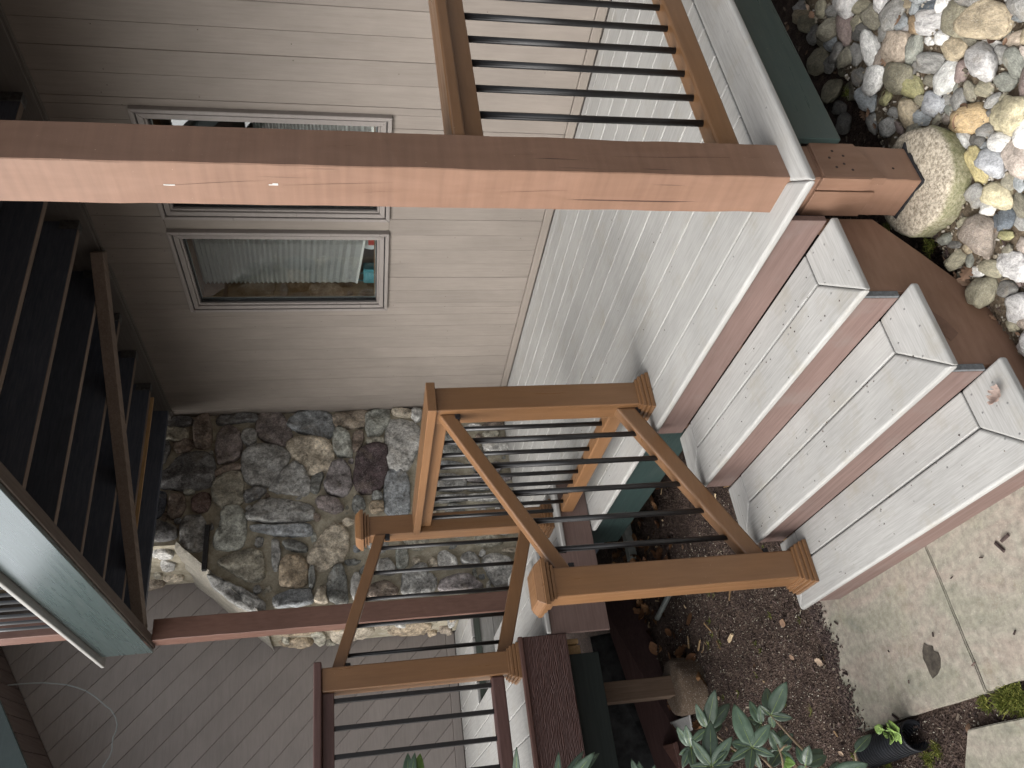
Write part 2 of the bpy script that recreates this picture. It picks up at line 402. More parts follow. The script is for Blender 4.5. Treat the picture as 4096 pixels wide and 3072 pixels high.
# patio of flagstones
patio = bpy.data.objects.new('patio', None); patio.location = (-2.2, .5, -.65); link(patio); tag(patio, 'weathered flagstone patio at the foot of the steps', kind='structure')
def slab(poly, ztop, name='flagstone'):
    bm = bmesh.new()
    # dense top so that its surface is gently uneven
    lo = [bm.verts.new((x, y, ztop - .04)) for x, y in poly]; hi = [bm.verts.new((x, y, ztop)) for x, y in poly]
    n = len(poly); bm.faces.new(lo[::-1]); bm.faces.new(hi)
    for i in range(n): bm.faces.new([lo[i], lo[(i + 1) % n], hi[(i + 1) % n], hi[i]])
    bmesh.ops.recalc_face_normals(bm, faces=bm.faces)
    bmesh.ops.bevel(bm, geom=list(bm.edges), offset=.004, segments=2, affect='EDGES', clamp_overlap=True)
    return from_bm(name, bm, SLAB, patio, origin=(sum(p[0] for p in poly) / n, sum(p[1] for p in poly) / n, ztop))
def wob(poly, k=7, amp=.005):
    out = []
    for i in range(len(poly)):
        p, q = poly[i], poly[(i + 1) % len(poly)]
        for j in range(k):
            t = j / k; x = p[0] + (q[0] - p[0]) * t; y = p[1] + (q[1] - p[1]) * t
            out.append((x + noise.noise(Vector((x * 9, y * 9, 1))) * amp, y + noise.noise(Vector((x * 9, y * 9, 8))) * amp))
    return out
slab(wob([(-3.32, .275), (-2.3635, .273), (-2.3605, .80), (-3.32, .80)], 10), -.650)
slab(wob([(-2.356, .276), (-1.30, .268), (-1.30, .80), (-2.356, .80)], 10), -.649)
slab(wob([(-2.52, .19), (-2.63, .05), (-2.66, -.5), (-1.4, -.5), (-1.4, .16)], 8), -.652)
# the paving carries on round the photographer; unseen slabs added to bounce light
yy_ = -.52; ri = 0
while yy_ > -4.6:
    hgt = [.62, .48, .70][ri % 3]; xx_ = -2.66 + (ri % 2) * .2; ri += 1
    while xx_ < 3.4:
        wd = random.uniform(.6, 1.0); slab(wob([(xx_ + .006, yy_ - hgt + .006), (xx_ + wd - .006, yy_ - hgt + .006), (xx_ + wd - .006, yy_ - .006), (xx_ + .006, yy_ - .006)], 3), -.652 + random.uniform(-.003, .003)); xx_ += wd
    yy_ -= hgt
for xx_ in (-1.38, -.5, .4, 1.3, 2.2): slab(wob([(xx_ + .006, -.51), (xx_ + .87, -.51), (xx_ + .87, .15), (xx_ + .006, .15)], 4), -.651)
for xx_ in (-1.285, -.4, .5, 1.4, 2.3): slab(wob([(xx_ + .006, .27), (xx_ + .87, .27), (xx_ + .87, .74), (xx_ + .006, .74)], 4), -.650)
o = box('bounce_gravel', -2.6, 30, -30, -4.75, -.70, -.655, simple('pale_bounce_gravel', (.27, .255, .225), .9, .2, 0, 40, .35, .4), None, .005); tag(o, 'unseen pale gravel sheet added beyond the paving to bounce light', kind='structure')  # unseen pale sheet, added to bounce light up to the undersides
# leaf-shaped damp mark on the big slab
def leaf_outline(n=14):
    pts = []
    for i in range(n + 1):
        t = i / n; pts.append((t, .5 * math.sin(math.pi * t ** .85) ** .9))
    return pts
def mark(uvs, z, mat, parent, name):
    P = [at(u, v, z=z) for u, v in uvs]
    bm = bmesh.new(); vs_ = [bm.verts.new(p) for p in P]; bm.faces.new(vs_)
    bmesh.ops.recalc_face_normals(bm, faces=bm.faces); 
    r = bmesh.ops.extrude_face_region(bm, geom=list(bm.faces)); bmesh.ops.translate(bm, verts=[g for g in r['geom'] if isinstance(g, bmesh.types.BMVert)], vec=(0, 0, -.0012))
    return from_bm(name, bm, mat, parent)
ZL = reg(3000, 2000, 1096, 1696)
STAIN = simple('damp_leaf_stain', (.045, .038, .030), .75, .3, 0, 45, .6)
mark([ZL(a, b) for a, b in [(1075, 885), (1095, 900), (1130, 905), (1135, 935), (1165, 945), (1178, 985), (1178, 1040), (1160, 1080), (1130, 1106), (1110, 1070), (1090, 1020), (1072, 985), (1066, 935)]], -.6475, STAIN, patio, 'leaf_stain')
# bits lying on the slabs
bm = bmesh.new()
for a, b, l in [(1545, 290, .022), (1578, 235, .02), (1432, 356, .008), (533, 760, .014), (590, 1075, .018), (900, 1343, .02), (985, 1125, .006), (1135, 832, .008), (1385, 1015, .01), (860, 935, .005), (700, 1300, .006), (1250, 480, .006), (1640, 820, .008)]:
    p = at(*ZL(a, b), z=-.645); an = random.uniform(0, 3.1); d = Vector((math.cos(an), math.sin(an), 0)) * l; s = Vector((-d.y, d.x, 0)) * .28
    hexa(bm, [p - d - s, p + d - s, p + d + s, p - d + s, p - d * .9 - s * .6 + Vector((0, 0, .004)), p + d * .8 - s * .5 + Vector((0, 0, .003)), p + d * .8 + s * .5 + Vector((0, 0, .004)), p - d * .9 + s * .5 + Vector((0, 0, .005))])
o = from_bm('bark_crumbs', bm, CHIPS); tag(o, 'dark bark crumbs scattered on the flagstones', 'mulch', kind='stuff')

# ------------------------------------------------------------------ house
YW = 3.53; XB = -6.97
house = thing('house', (-4.5, YW, 0), 'house with taupe board siding, two casement windows and a fieldstone chimney', 'house')
# --- back wall: vertical boards
wall = box('wall', -6.97, -.3, YW + .025, YW + .10, -.5, .98, siding2m('z'), house, 0)
WINS = [(-4.576, -3.780), (-3.672, -2.872)]; WZ0, WZ1 = 1.043, 2.379
for (a, b, z0, z1) in [(-6.97, -4.55, .98, 3.0), (-3.80, -3.65, .98, 3.0), (-2.90, -.3, .98, 3.0), (-4.55, -3.80, 2.35, 3.0), (-3.65, -2.90, 2.35, 3.0)]:
    box('wall_sheathing', a, b, YW + .025, YW + .10, z0, z1, siding2m('z'), house, 0)
NAILS = []
def board(x0, x1, z0, z1):
    if x1 - x0 < .012: return
    box('siding_board', x0 + .0005, x1 - .0005, YW + random.uniform(-.0010, .0012), YW + .0235, z0, z1, sidingm('z'), wall, .0024, 1)
    for zz in (.22, .62, 1.0, 1.5, 2.0, 2.45, 2.7):
        if z0 < zz < z1 and random.random() < .4: NAILS.append(((x0 + x1) / 2 + random.choice((-.05, .05, .0)), YW - .0012, zz + random.uniform(-.05, .05)))
seams = [-2.401 - .1414 * k for k in range(-14, 27)]
for a in seams:
    x1, x0 = a, a - .1414
    x0 = max(x0, -6.06)
    if x1 <= x0: continue
    # pieces of this board outside / above / below the window opening
    lo, hi = -4.574, -2.874
    if x1 <= lo or x0 >= hi: board(x0, x1, .055, 2.79); continue
    if x0 < lo: board(x0, lo, .055, 2.79); x0 = lo
    if x1 > hi: board(hi, x1, .055, 2.79); x1 = hi
    board(x0, x1, .055, WZ0); board(x0, x1, WZ1, 2.79)
nb = bmesh.new(); bmesh.ops.create_cone(nb, cap_ends=True, segments=7, radius1=.0028, radius2=.0022, depth=.001); bmesh.ops.rotate(nb, verts=nb.verts, matrix=Matrix.Rotation(math.pi / 2, 3, 'X'))
nme = bpy.data.meshes.new('nail_head'); nb.to_mesh(nme); nb.free(); nme.materials.append(simple('rusty_nail', (.06, .045, .035), .8))
for p in NAILS[:140]:
    o = bpy.data.objects.new('nail_head', nme); o.location = Vector(p) - wloc(wall); link(o, wall)
box('mullion_board', -3.778, -3.674, YW + .001, YW + .02, WZ0 + .001, WZ1 - .001, trimm('z'), wall, .002)
box('base_trim', -6.05, -.3, YW - .018, YW - .0005, .004, .056, trimm('x'), wall, .004)
box('ledger_board', -6.05, -.3, YW - .04, YW - .0008, 2.79, 3.02, wood('ledger_paint', (.105, .095, .085), (.135, .122, .11), 'x', .6), wall, .003)
box('ledger_trim', -6.05, -.3, YW - .024, YW - .0012, 2.776, 2.789, wood('ledger_paint', (.105, .095, .085), (.135, .122, .11), 'x', .6), wall, .002)
# --- windows
ALU = wood('taupe_window_frame', (.22, .198, .183), (.245, .222, .208), 'x', .35, .05, .01, 2, 20, spec=.5)
JAMB = wood('stained_jamb', (.16, .085, .035), (.24, .135, .06), 'z', .5)
SEAL = simple('glazing_seal', (.012, .012, .013), .6)
ZINC = simple('glazing_bead', (.35, .37, .37), .3, .5, .6)
def frame(name, x0, x1, z0, z1, w, y0, y1, mat, parent, bev=.002):
    """mitred rectangular frame in one mesh"""
    bm = bmesh.new()
    O = [(x0, z0), (x1, z0), (x1, z1), (x0, z1)]; I = [(x0 + w, z0 + w), (x1 - w, z0 + w), (x1 - w, z1 - w), (x0 + w, z1 - w)]
    for i in range(4):
        j = (i + 1) % 4
        hexa(bm, [(O[i][0], y0, O[i][1]), (O[j][0], y0, O[j][1]), (I[j][0], y0, I[j][1]), (I[i][0], y0, I[i][1]),
                  (O[i][0], y1, O[i][1]), (O[j][0], y1, O[j][1]), (I[j][0], y1, I[j][1]), (I[i][0], y1, I[i][1])])
    bmesh.ops.recalc_face_normals(bm, faces=bm.faces)
    if bev: bmesh.ops.bevel(bm, geom=list(bm.edges), offset=bev, segments=1, affect='EDGES')
    return from_bm(name, bm, mat, parent)
for i, (x0, x1) in enumerate(WINS):
    win = frame('window', x0, x1, WZ0, WZ1, .024, YW - .030, YW + .02, ALU, house, .003)
    tag(win, ['window beside the stone chimney with a crooked pleated blind', 'window behind the corner post'][i])
    frame('casing_groove', x0 + .0245, x1 - .0245, WZ0 + .0245, WZ1 - .0245, .006, YW - .012, YW + .02, SEAL, win, 0)
    frame('sash', x0 + .031, x1 - .031, WZ0 + .031, WZ1 - .031, .030, YW - .024, YW + .03, ALU, win, .002)
    frame('inner_sash', x0 + .0615, x1 - .0615, WZ0 + .0615, WZ1 - .0615, .014, YW - .012, YW + .04, ALU, win, .003)
    frame('glazing_seal', x0 + .076, x1 - .076, WZ0 + .076, WZ1 - .076, .005, YW + .004, YW + .04, SEAL, win, 0)
    box('pane', x0 + .0815, x1 - .0815, YW + .018, YW + .022, WZ0 + .0815, WZ1 - .0815, GLASS, win, 0)
    frame('spacer_bar', x0 + .0815, x1 - .0815, WZ0 + .0815, WZ1 - .0815, .006, YW + .03, YW + .035, ZINC, win, 0)
    frame('jamb', x0 + .078, x1 - .078, WZ0 + .078, WZ1 - .078, .012, YW + .042, YW + .16, JAMB, win, 0)
# --- room behind the windows
ROOM = simple('room_wall', (.30, .27, .22), .8, .2, 0, 3, .1); ROOMF = simple('room_floor', (.12, .07, .04), .5)
bm = bmesh.new(); x0, x1, y0, y1, z0, z1 = -5.6, -1.8, YW + .11, YW + 3.2, .05, 2.75
for q in ([(x0, y1, z0), (x1, y1, z0), (x1, y1, z1), (x0, y1, z1)], [(x0, y0, z0), (x0, y1, z0), (x0, y1, z1), (x0, y0, z1)], [(x1, y0, z0), (x1, y1, z0), (x1, y1, z1), (x1, y0, z1)], [(x0, y0, z1), (x1, y0, z1), (x1, y1, z1), (x0, y1, z1)], [(x0, y0, z0), (x1, y0, z0), (x1, y1, z0), (x0, y1, z0)]):
    bm.faces.new([bm.verts.new(p) for p in q])
from_bm('room_interior', bm, ROOM, house)
# blinds
BLIND = simple('pleated_blind_fabric', (.50, .505, .49), .8, .2, 0, 40, .05)
def blind(x0, x1, za, zb, ztop, y, label):
    t = thing('window_blind', ((x0 + x1) / 2, y, (za + zb) / 2), label, 'blind')
    bm = bmesh.new(); n = 30; rows = []
    for i in range(n * 2 + 1):
        f = i / (n * 2); f2 = f ** .8
        dy = .014 * (1 if i % 2 else -1) * (.35 + .65 * f)
        rows.append([bm.verts.new((x0, y + dy, za + (ztop - za) * f2)), bm.verts.new((x1, y + dy, zb + (ztop - zb) * f2))])
    for a, b in zip(rows, rows[1:]): bm.faces.new([a[0], a[1], b[1], b[0]])
    sol = bmesh.ops.solidify(bm, geom=list(bm.faces), thickness=.0015)
    from_bm('pleated_fabric', bm, BLIND, t)
    beam('bottom_rail', (x0, y, za - .008), (x1, y, zb - .008), .026, .016, simple('white_plastic', (.62, .62, .60), .4), t, .003)
blind(-4.452, -3.82, 1.262, 1.178, 2.30, 3.665, 'pale pleated blind hanging crooked in the window beside the chimney')
blind(-3.55, -2.95, 1.15, 1.15, 1.80, 3.69, 'pale pleated blind half lowered in the window behind the corner post')
# turquoise bag and a plate on the sill
TURQ = simple('turquoise_fabric', (.05, .21, .25), .7, .3, 0, 50, .15)
tb = thing('gift_bag', (-4.43, 3.72, 1.06), 'turquoise gift bag with loop handle standing inside the window beside the chimney', 'bag')
box('bag_body', -4.53, -4.34, 3.685, 3.755, 1.06, 1.205, TURQ, tb, .006)
tube('handle', [(-4.39 - .045 + .045 * math.cos(a), 3.70, 1.20 + .05 * math.sin(a)) for a in [math.pi * k / 12 for k in range(13)]], .004, TURQ, tb, 8)
tp = thing('plate', (-4.05, 3.74, 1.05), 'pale oval plate leaning inside the window beside the chimney', 'plate')
bm = bmesh.new(); bmesh.ops.create_uvsphere(bm, u_segments=24, v_segments=10, radius=1); bmesh.ops.scale(bm, verts=bm.verts, vec=(.13, .01, .10)); bmesh.ops.translate(bm, verts=bm.verts, vec=(-4.05, 3.73, 1.15))
from_bm('dish', bm, simple('glazed_white', (.5, .55, .55), .25), tp, True)
box('red_motif', -4.12, -4.06, 3.714, 3.719, 1.10, 1.17, simple('red_glaze', (.35, .06, .05), .3), tp, .002)
# --- chimney
CHX = -6.05
YU, YLO, ZS0, ZS1 = 2.40, 1.80, 2.02, 2.67
chim = plan('chimney', [(YW + .02, -.5), (YLO, -.5), (YLO, ZS0), (YU, ZS1), (YU, 6.0), (YW + .02, 6.0)], XB + .03, CHX + .004, MORTAR, house, 0, axis='x')
STC = dict(g=(.20, .20, .19), dg=(.105, .105, .105), lg=(.30, .295, .275), bg=(.17, .185, .195), ol=(.22, .205, .155), rd=(.115, .070, .06), rg=(.15, .122, .115), rust=(.20, .16, .115), gg=(.215, .225, .195),
           pu=(.058, .038, .041), br=(.14, .105, .08), tan=(.29, .245, .175), gold=(.27, .205, .125), sl=(.125, .13, .12), pg=(.175, .155, .155), db=(.045, .055, .075))
G1 = reg(600, 1600, 600, 1659); G2 = reg(1100, 1600, 600, 1659); G3 = reg(1100, 2100, 600, 1659); GT = reg(560, 2100, 620, 1659); GE = reg(1650, 2000, 700, 1659); GA = reg(1650, 1480, 600, 1659)
CS = [
 (G1, 'rg', '790,330 900,300 980,370 1010,480 990,610 900,660 760,690 740,560 745,440'),
 (G1, 'g', '1050,600 1180,520 1400,530 1530,590 1510,690 1420,800 1300,940 1100,900 1040,760'),
 (G1, 'dg', '330,640 520,590 660,620 690,760 660,930 500,970 200,960 60,920 110,830 250,750'),
 (G1, 'ol', '720,900 900,810 1000,820 1020,950 1020,1120 900,1180 760,1150 700,1040'),
 (G1, 'gg', '800,1220 960,1190 1020,1250 1050,1400 1030,1570 920,1640 760,1620 710,1560 790,1400'),
 (G2, 'g', '-260,1240 -120,1110 120,1110 330,1150 395,1200 385,1310 250,1340 60,1350 -180,1330 -270,1300'),
 (G2, 'bg', '-240,1390 60,1390 340,1370 380,1420 370,1500 150,1500 0,1490 -200,1440'),
 (G1, 'rd', '480,1080 600,1010 660,1060 650,1190 560,1240 460,1200'),
 (G1, 'br', '500,230 640,160 670,260 680,480 600,520 500,500'),
 (G1, 'dg', '130,200 440,190 470,240 420,290 150,285'),
 (G1, 'ol', '110,310 400,310 410,420 300,460 120,430'),
 (G1, 'dg', '110,460 200,450 220,560 160,680 100,700'),
 (G1, 'br', '290,480 450,430 490,500 420,570 320,580 270,540'),
 (G1, 'dg', '770,180 960,160 1150,150 1170,240 1000,240 800,280 750,250'),
 (G1, 'g', '1040,330 1160,330 1175,470 1080,510 1010,430'),
 (G1, 'rg', '1230,150 1450,140 1520,300 1560,380 1500,490 1300,460 1200,370 1190,260'),
 (G1, 'g', '380,1300 590,1300 605,1480 600,1640 400,1659 330,1480'),
 (G1, 'br', '230,1060 370,1060 390,1180 330,1280 220,1300 200,1180'),
 (G1, 'db', '40,1020 180,1030 170,1180 100,1290 20,1260'),
 (G1, 'dg', '0,1340 180,1360 290,1420 280,1530 0,1560'),
 (G1, 'dg', '1060,1000 1220,970 1290,1010 1180,1090 1080,1130 1040,1080'),
 (G2, 'g', '100,780 210,690 300,740 350,850 380,950 330,1040 150,1020 0,1000 -50,960'),
 (G1, 'br', '740,760 980,710 1010,770 850,810 720,870'),
 (G2, 'tan', '160,480 250,440 420,430 580,470 620,580 640,660 560,770 370,820 300,720 200,600 150,530'),
 (G2, 'bg', '180,230 300,130 500,120 600,160 630,300 600,400 480,410 250,330 150,280'),
 (G2, 'rust', '650,150 950,100 1010,140 990,290 850,310 680,290'),
 (G2, 'gg', '1020,150 1200,80 1260,120 1250,260 1150,380 1040,400 1010,260'),
 (G2, 'lg', '1260,250 1400,230 1560,290 1600,400 1560,560 1460,760 1330,760 1250,690 1230,450'),
 (G2, 'pu', '930,570 1060,520 1190,510 1235,580 1220,800 1180,950 1060,1000 950,990 880,880 900,780'),
 (G2, 'gg', '660,360 720,310 810,370 840,500 850,610 700,605 640,540'),
 (G2, 'br', '860,360 970,340 980,430 930,540 860,560'),
 (G2, 'ol', '1030,430 1190,430 1190,490 1020,495'),
 (G2, 'pg', '640,700 730,670 820,760 840,880 800,1040 620,1030 550,950 590,820'),
 (G2, 'sl', '400,850 480,800 540,830 500,930 480,1030 390,1000'),
 (G2, 'rg', '480,1090 560,1070 690,1100 750,1200 640,1250 500,1190 460,1130'),
 (G2, 'bg', '1240,800 1420,800 1470,880 1480,1100 1470,1240 1230,1250 1220,1000'),
 (G2, 'sl', '880,1060 990,1100 990,1220 880,1240 850,1150'),
 (G2, 'gold', '1050,1130 1190,1120 1200,1220 1080,1250 1040,1190'),
 (G2, 'tan', '1290,110 1420,80 1500,130 1500,190 1350,180'),
 (G2, 'lg', '1520,100 1620,70 1620,200 1560,240 1510,180'),
 (G2, 'sl', '1075,1035 1170,1025 1195,1090 1080,1110'),
 (G3, 'tan', '560,80 650,10 740,30 800,130 790,280 740,390 560,460 480,480 370,370 430,250'),
 (G3, 'gold', '90,380 200,350 300,370 350,470 350,620 250,680 70,650 60,520'),
 (G3, 'sl', '80,190 200,160 340,220 340,285 200,290 120,250'),
 (G3, 'sl', '380,470 440,460 450,600 420,690 375,680'),
 (G3, 'sl', '640,490 750,460 780,600 800,850 680,850 590,790 580,640'),
 (G3, 'bg', '0,800 140,730 380,710 400,860 200,900 0,900'),
 (G3, 'g', '-40,170 60,200 50,480 -30,480'),
 (G3, 'tan', '480,700 565,650 560,790 590,850 450,860 440,780'),
 (G3, 'lg', '1130,400 1260,370 1320,460 1320,540 1140,540'),
 (G3, 'gg', '1340,230 1460,240 1470,430 1400,500 1340,440'),
 (G3, 'g', '1440,520 1659,420 1690,600 1659,760 1430,760 1410,640'),
 (G3, 'br', '1060,650 1230,620 1350,700 1340,780 1050,810'),
 (G3, 'lg', '850,560 930,520 960,660 900,820 840,760'),
 (GT, 'g', '730,540 900,600 1100,690 1290,790 1300,890 1150,905 850,720'),
 (GT, 'ol', '830,400 1130,270 1280,290 1320,420 1310,570 1150,590 1000,500'),
 (GE, 'lg', '250,500 330,490 420,570 410,650 250,640'),
 (GE, 'g', '470,520 560,480 630,570 620,610 470,600'),
 (GE, 'lg', '660,560 800,510 940,590 930,780 780,805 720,690'),
 (GE, 'pg', '290,740 520,700 640,800 620,850 260,870'),
 (GE, 'g', '0,720 210,690 220,860 0,900'),
 (GE, 'bg', '230,250 440,200 560,240 540,330 300,350'),
 (GE, 'ol', '600,330 760,320 860,400 720,440 600,420'),
 (GA, 'sl', '340,730 560,740 620,800 540,930 330,940'),
 (GA, 'lg', '760,800 1040,780 1060,880 850,930'),
 (GA, 'bg', '310,1000 540,1020 560,1070 300,1090'),
 (GA, 'g', '280,1150 550,1170 580,1250 560,1330 260,1330'),
 (GA, 'pg', '610,1170 1060,1160 1060,1220 860,1240 620,1230'),
 (GA, 'lg', '620,1270 860,1270 850,1330 620,1330'),
 (GA, 'g', '250,1400 600,1380 580,1450 240,1470'),
 (GA, 'lg', '640,1380 940,1370 960,1430 640,1450'),
 (GA, 'lg', '590,620 760,610 740,650 580,660'),
 (GA, 'br', '800,590 1010,580 1010,650 780,650'),
]
def smooth_poly(P, it=2):
    for _ in range(it):
        Q = []
        for i in range(len(P)):
            a, b = P[i], P[(i + 1) % len(P)]
            Q.append((a[0] * .78 + b[0] * .22, a[1] * .78 + b[1] * .22)); Q.append((a[0] * .22 + b[0] * .78, a[1] * .22 + b[1] * .78))
        P = Q
    return P
def stone_on_face(P, plane, height, colour, parent, label=None, seed=0, grow=1.0):
    """P outline (a,b) on a vertical face; plane(a,b,h) -> world point with h out of the face"""
    P = smooth_poly(P, 2); n = len(P)
    cx = sum(p[0] for p in P) / n; cy = sum(p[1] for p in P) / n
    P = [(cx + (p[0] - cx) * grow, cy + (p[1] - cy) * grow) for p in P]
    P = [(p[0] + noise.noise(Vector((p[0] * 22, p[1] * 22, seed))) * .012, p[1] + noise.noise(Vector((p[0] * 22, p[1] * 22, seed + 5))) * .012) for p in P]
    bm = bmesh.new(); rings = []
    prof = [(1.0, -.012), (.99, .35), (.965, .70), (.91, .92), (.74, 1.0), (.5, 1.03), (.26, 1.0)]
    tx, ty = random.uniform(-.25, .25), random.uniform(-.25, .25)
    for f, h in prof:
        ring = []
        for a, b in P:
            A, B = cx + (a - cx) * f, cy + (b - cy) * f
            q = Vector((A, B, seed * 3.1))
            nz = noise.fractal(q * 9, 1.0, 2.0, 4) * .020 + noise.noise(q * 32) * .006
            fac = noise.cell(q * 12) * .009
            hh = height * h + (nz + fac + ((A - cx) * tx + (B - cy) * ty) * .5) * max(0, min(1, h)) if h > 0 else -.012
            ring.append(bm.verts.new(plane(A, B, hh)))
        rings.append(ring)
    for r, s in zip(rings, rings[1:]):
        for i in range(n): bm.faces.new([r[i], r[(i + 1) % n], s[(i + 1) % n], s[i]])
    bm.faces.new(rings[-1])
    bmesh.ops.recalc_face_normals(bm, faces=bm.faces)
    o = from_bm('stone', bm, FIELDSTONE, parent, True, origin=plane(cx, cy, 0))
    j = random.uniform(.85, 1.15) * 1.75; gm = sum(colour) / 3; colour = [gm + (c_ - gm) * .72 for c_ in colour]; o.color = (colour[0] * j, colour[1] * j, colour[2] * j, 1)
    if label: o['label'] = label
    return o
def inpoly(P, x, y):
    r = False
    for i in range(len(P)):
        (x1, y1), (x2, y2) = P[i], P[i - 1]
        if (y1 > y) != (y2 > y) and x < (x2 - x1) * (y - y1) / (y2 - y1) + x1: r = not r
    return r
face_polys = []
mid_plane = lambda a, b, h: Vector((CHX + h, a, b))
for k, (G, c, s) in enumerate(CS):
    P = []
    for t in s.split():
        a, b = map(float, t.split(',')); w = at(*G(a, b), x=CHX + .02); P.append((min(w.y, YW - .004), w.z))
    face_polys.append(P)
    stone_on_face(P, mid_plane, random.uniform(.040, .060), STC[c], chim, 'dark purple stone in the chimney' if c == 'pu' else None, k, 1.19)
# fill the rest of the face and the two narrow end faces with smaller stones
def fill_face(plane, ok, existing, box_, sizes, tries, hmax, palette, cap):
    done = list(existing); cnt = 0
    for r in sizes:
        for _ in range(tries):
            if cnt >= cap: return
            a, b = random.uniform(box_[0], box_[1]), random.uniform(box_[2], box_[3])
            asp = random.uniform(.65, 1.5); ra, rb = r * asp, r / asp; m_ = random.randint(6, 8); ph = random.uniform(0, 1)
            P = [(a + ra * math.cos((i + ph + random.uniform(-.25, .25)) * 2 * math.pi / m_) * random.uniform(.85, 1.15), b + rb * math.sin((i + ph) * 2 * math.pi / m_) * random.uniform(.85, 1.15)) for i in range(m_)]
            if not all(ok(p[0], p[1]) for p in P): continue
            bad = False
            for Q in done:
                if any(inpoly(Q, *p) for p in P) or any(inpoly(P, *q) for q in Q) or inpoly(Q, a, b): bad = True; break
                if any((p[0] - q[0]) ** 2 + (p[1] - q[1]) ** 2 < .00009 for p in P for q in Q): bad = True; break
            if bad: continue
            done.append(P); cnt += 1
            stone_on_face(P, plane, random.uniform(.015, hmax), STC[random.choice(palette)], chim, None, 100 + cnt)
def okmain(y, z):
    if y > YW - .01 or z < .01 or y < YLO + .01 or z > 3.6: return False
    zs = ZS1 + (y - YU) / (YLO - YU) * (ZS0 - ZS1)
    return y > YU + .01 or z < zs - .02
fill_face(mid_plane, okmain, face_polys, (YLO, YW, 0, 3.6), (.15, .12, .09, .065, .048, .036, .028), 420, .036, ['g', 'dg', 'lg', 'bg', 'ol', 'br', 'gg', 'sl', 'pg', 'tan'], 170)
lit = ['tan', 'lg', 'ol', 'gold', 'rust', 'lg']  # pale, warm set: daylight on the end faces put into stone colour
fill_face(lambda a, b, h: Vector((a, YU - h, b)), lambda x, z: XB + .04 < x < CHX - .01 and z > ZS1 + .02, [], (XB, CHX, ZS1, 4.2), (.2, .13, .09, .06, .04), 150, .05, lit, 40)
fill_face(lambda a, b, h: Vector((a, YLO - h, b)), lambda x, z: XB + .04 < x < CHX - .01 and .5 < z < ZS0 - .02, [], (XB, CHX, .5, ZS0), (.2, .13, .09, .06, .04), 150, .05, lit, 40)
# sloping mortar cap of the chimney shoulder and the black strap set in the stones
cap_n = Vector((0, -(ZS1 - ZS0), (YLO - YU) * -1)).normalized()
bm = bmesh.new(); cols = 22; rows_ = []
for i in range(cols + 1):
    t = i / cols; yy = YU + (YLO - .02 - YU) * t; zz = ZS1 + (ZS0 - ZS1 - .02) * t; row = []
    for j in range(14):
        x = XB + .02 + (CHX + .045 - XB - .02) * j / 13
        h = .018 + .02 * noise.noise(Vector((x * 9, yy * 9, 2))) + (-.03 if j == 13 else 0)
        row.append(bm.verts.new(Vector((x, yy, zz)) + Vector((0, -.72, .69)) * h))
    rows_.append(row)
for a, b in zip(rows_, rows_[1:]):
    for j in range(13): bm.faces.new([a[j], a[j + 1], b[j + 1], b[j]])
bmesh.ops.solidify(bm, geom=list(bm.faces), thickness=.03)
bmesh.ops.recalc_face_normals(bm, faces=bm.faces)
from_bm('shoulder_cap', bm, concrete_mat('pale_mortar_cap', (.42, .39, .33), (.60, .57, .50)), chim, True)
p = at(*GT(715, 0), x=CHX + .045); q = at(*GT(760, 480), x=CHX + .045)
box('iron_strap', CHX + .02, CHX + .060, q.y, p.y, p.z - .022, p.z + .012, simple('black_iron', (.03, .03, .032), .55, .4, 0, 60, .5, .3), chim, .003)

# --- gable wall with diagonal boards (faces the camera)
def ztop(y): return 3.652 + .565 * (y - 1.158)
gw = box('gable_wall', XB - .12, XB - .012, -1.6, YW, .3, 2.4, siding2m('z'), house, 0)
plan('gable_sheathing', [(-1.6, 2.4), (YW, 2.4), (YW, ztop(YW)), (-1.6, ztop(-1.6))], XB - .12, XB - .012, siding2m('z'), house, 0, axis='x')
outer = [(-1.6, .575), (2.42, .575), (2.42, ztop(2.42)), (-1.6, ztop(-1.6))]
k = -8
for k in range(-14, 28):
    c1 = 5.456 - .2115 * k; c0 = c1 - .2115
    P = clip_poly(clip_poly(outer, 1, 1, c1 - .0012), -1, -1, -c0 - .0012)
    if len(P) >= 3: plan('diagonal_siding_board', P, XB - .012, XB + random.uniform(0, .0015), siding2m('y'), gw, .004, 1, axis='x')
box('gable_base_trim', XB - .01, XB + .018, -1.6, 1.79, .503, .574, siding2m('y'), gw, .004)
# --- eave: sloping soffit boards and green fascia
XFA = -6.37
for k in range(-14, 14):
    y0 = 1.101 + .127 * k; y1 = y0 + .127
    bm = bmesh.new(); g = .0012
    hexa(bm, [(XB, y0 + g + .04, ztop(y0 + .04)), (XFA, y0 + g, ztop(y0)), (XFA, y1 - g, ztop(y1)), (XB, y1 - g + .04, ztop(y1 + .04)),
              (XB, y0 + g + .04, ztop(y0 + .04) + .02), (XFA, y0 + g, ztop(y0) + .02), (XFA, y1 - g, ztop(y1) + .02), (XB, y1 - g + .04, ztop(y1 + .04) + .02)])
    bevel(bm, .003, 1); from_bm('soffit_board', bm, wood('soffit_paint', (.085, .062, .056), (.11, .082, .075), 'x', .65), house)
plan('eave_fascia', [(-1.0, ztop(-1.0) - .006), (3.5, ztop(3.5) - .006), (3.5, ztop(3.5) + .24), (-1.0, ztop(-1.0) + .24)], XFA + .002, XFA + .03, greenm('y'), house, .003, axis='x')
plan('roof', [(-1.2, ztop(-1.2) + .24), (3.6, ztop(3.6) + .24), (3.6, ztop(3.6) + .30), (-1.2, ztop(-1.2) + .30)], -9.5, XFA + .06, simple('roof_shingle', (.06, .055, .05), .9, .2, 0, 30, .4), house, .003, axis='x')
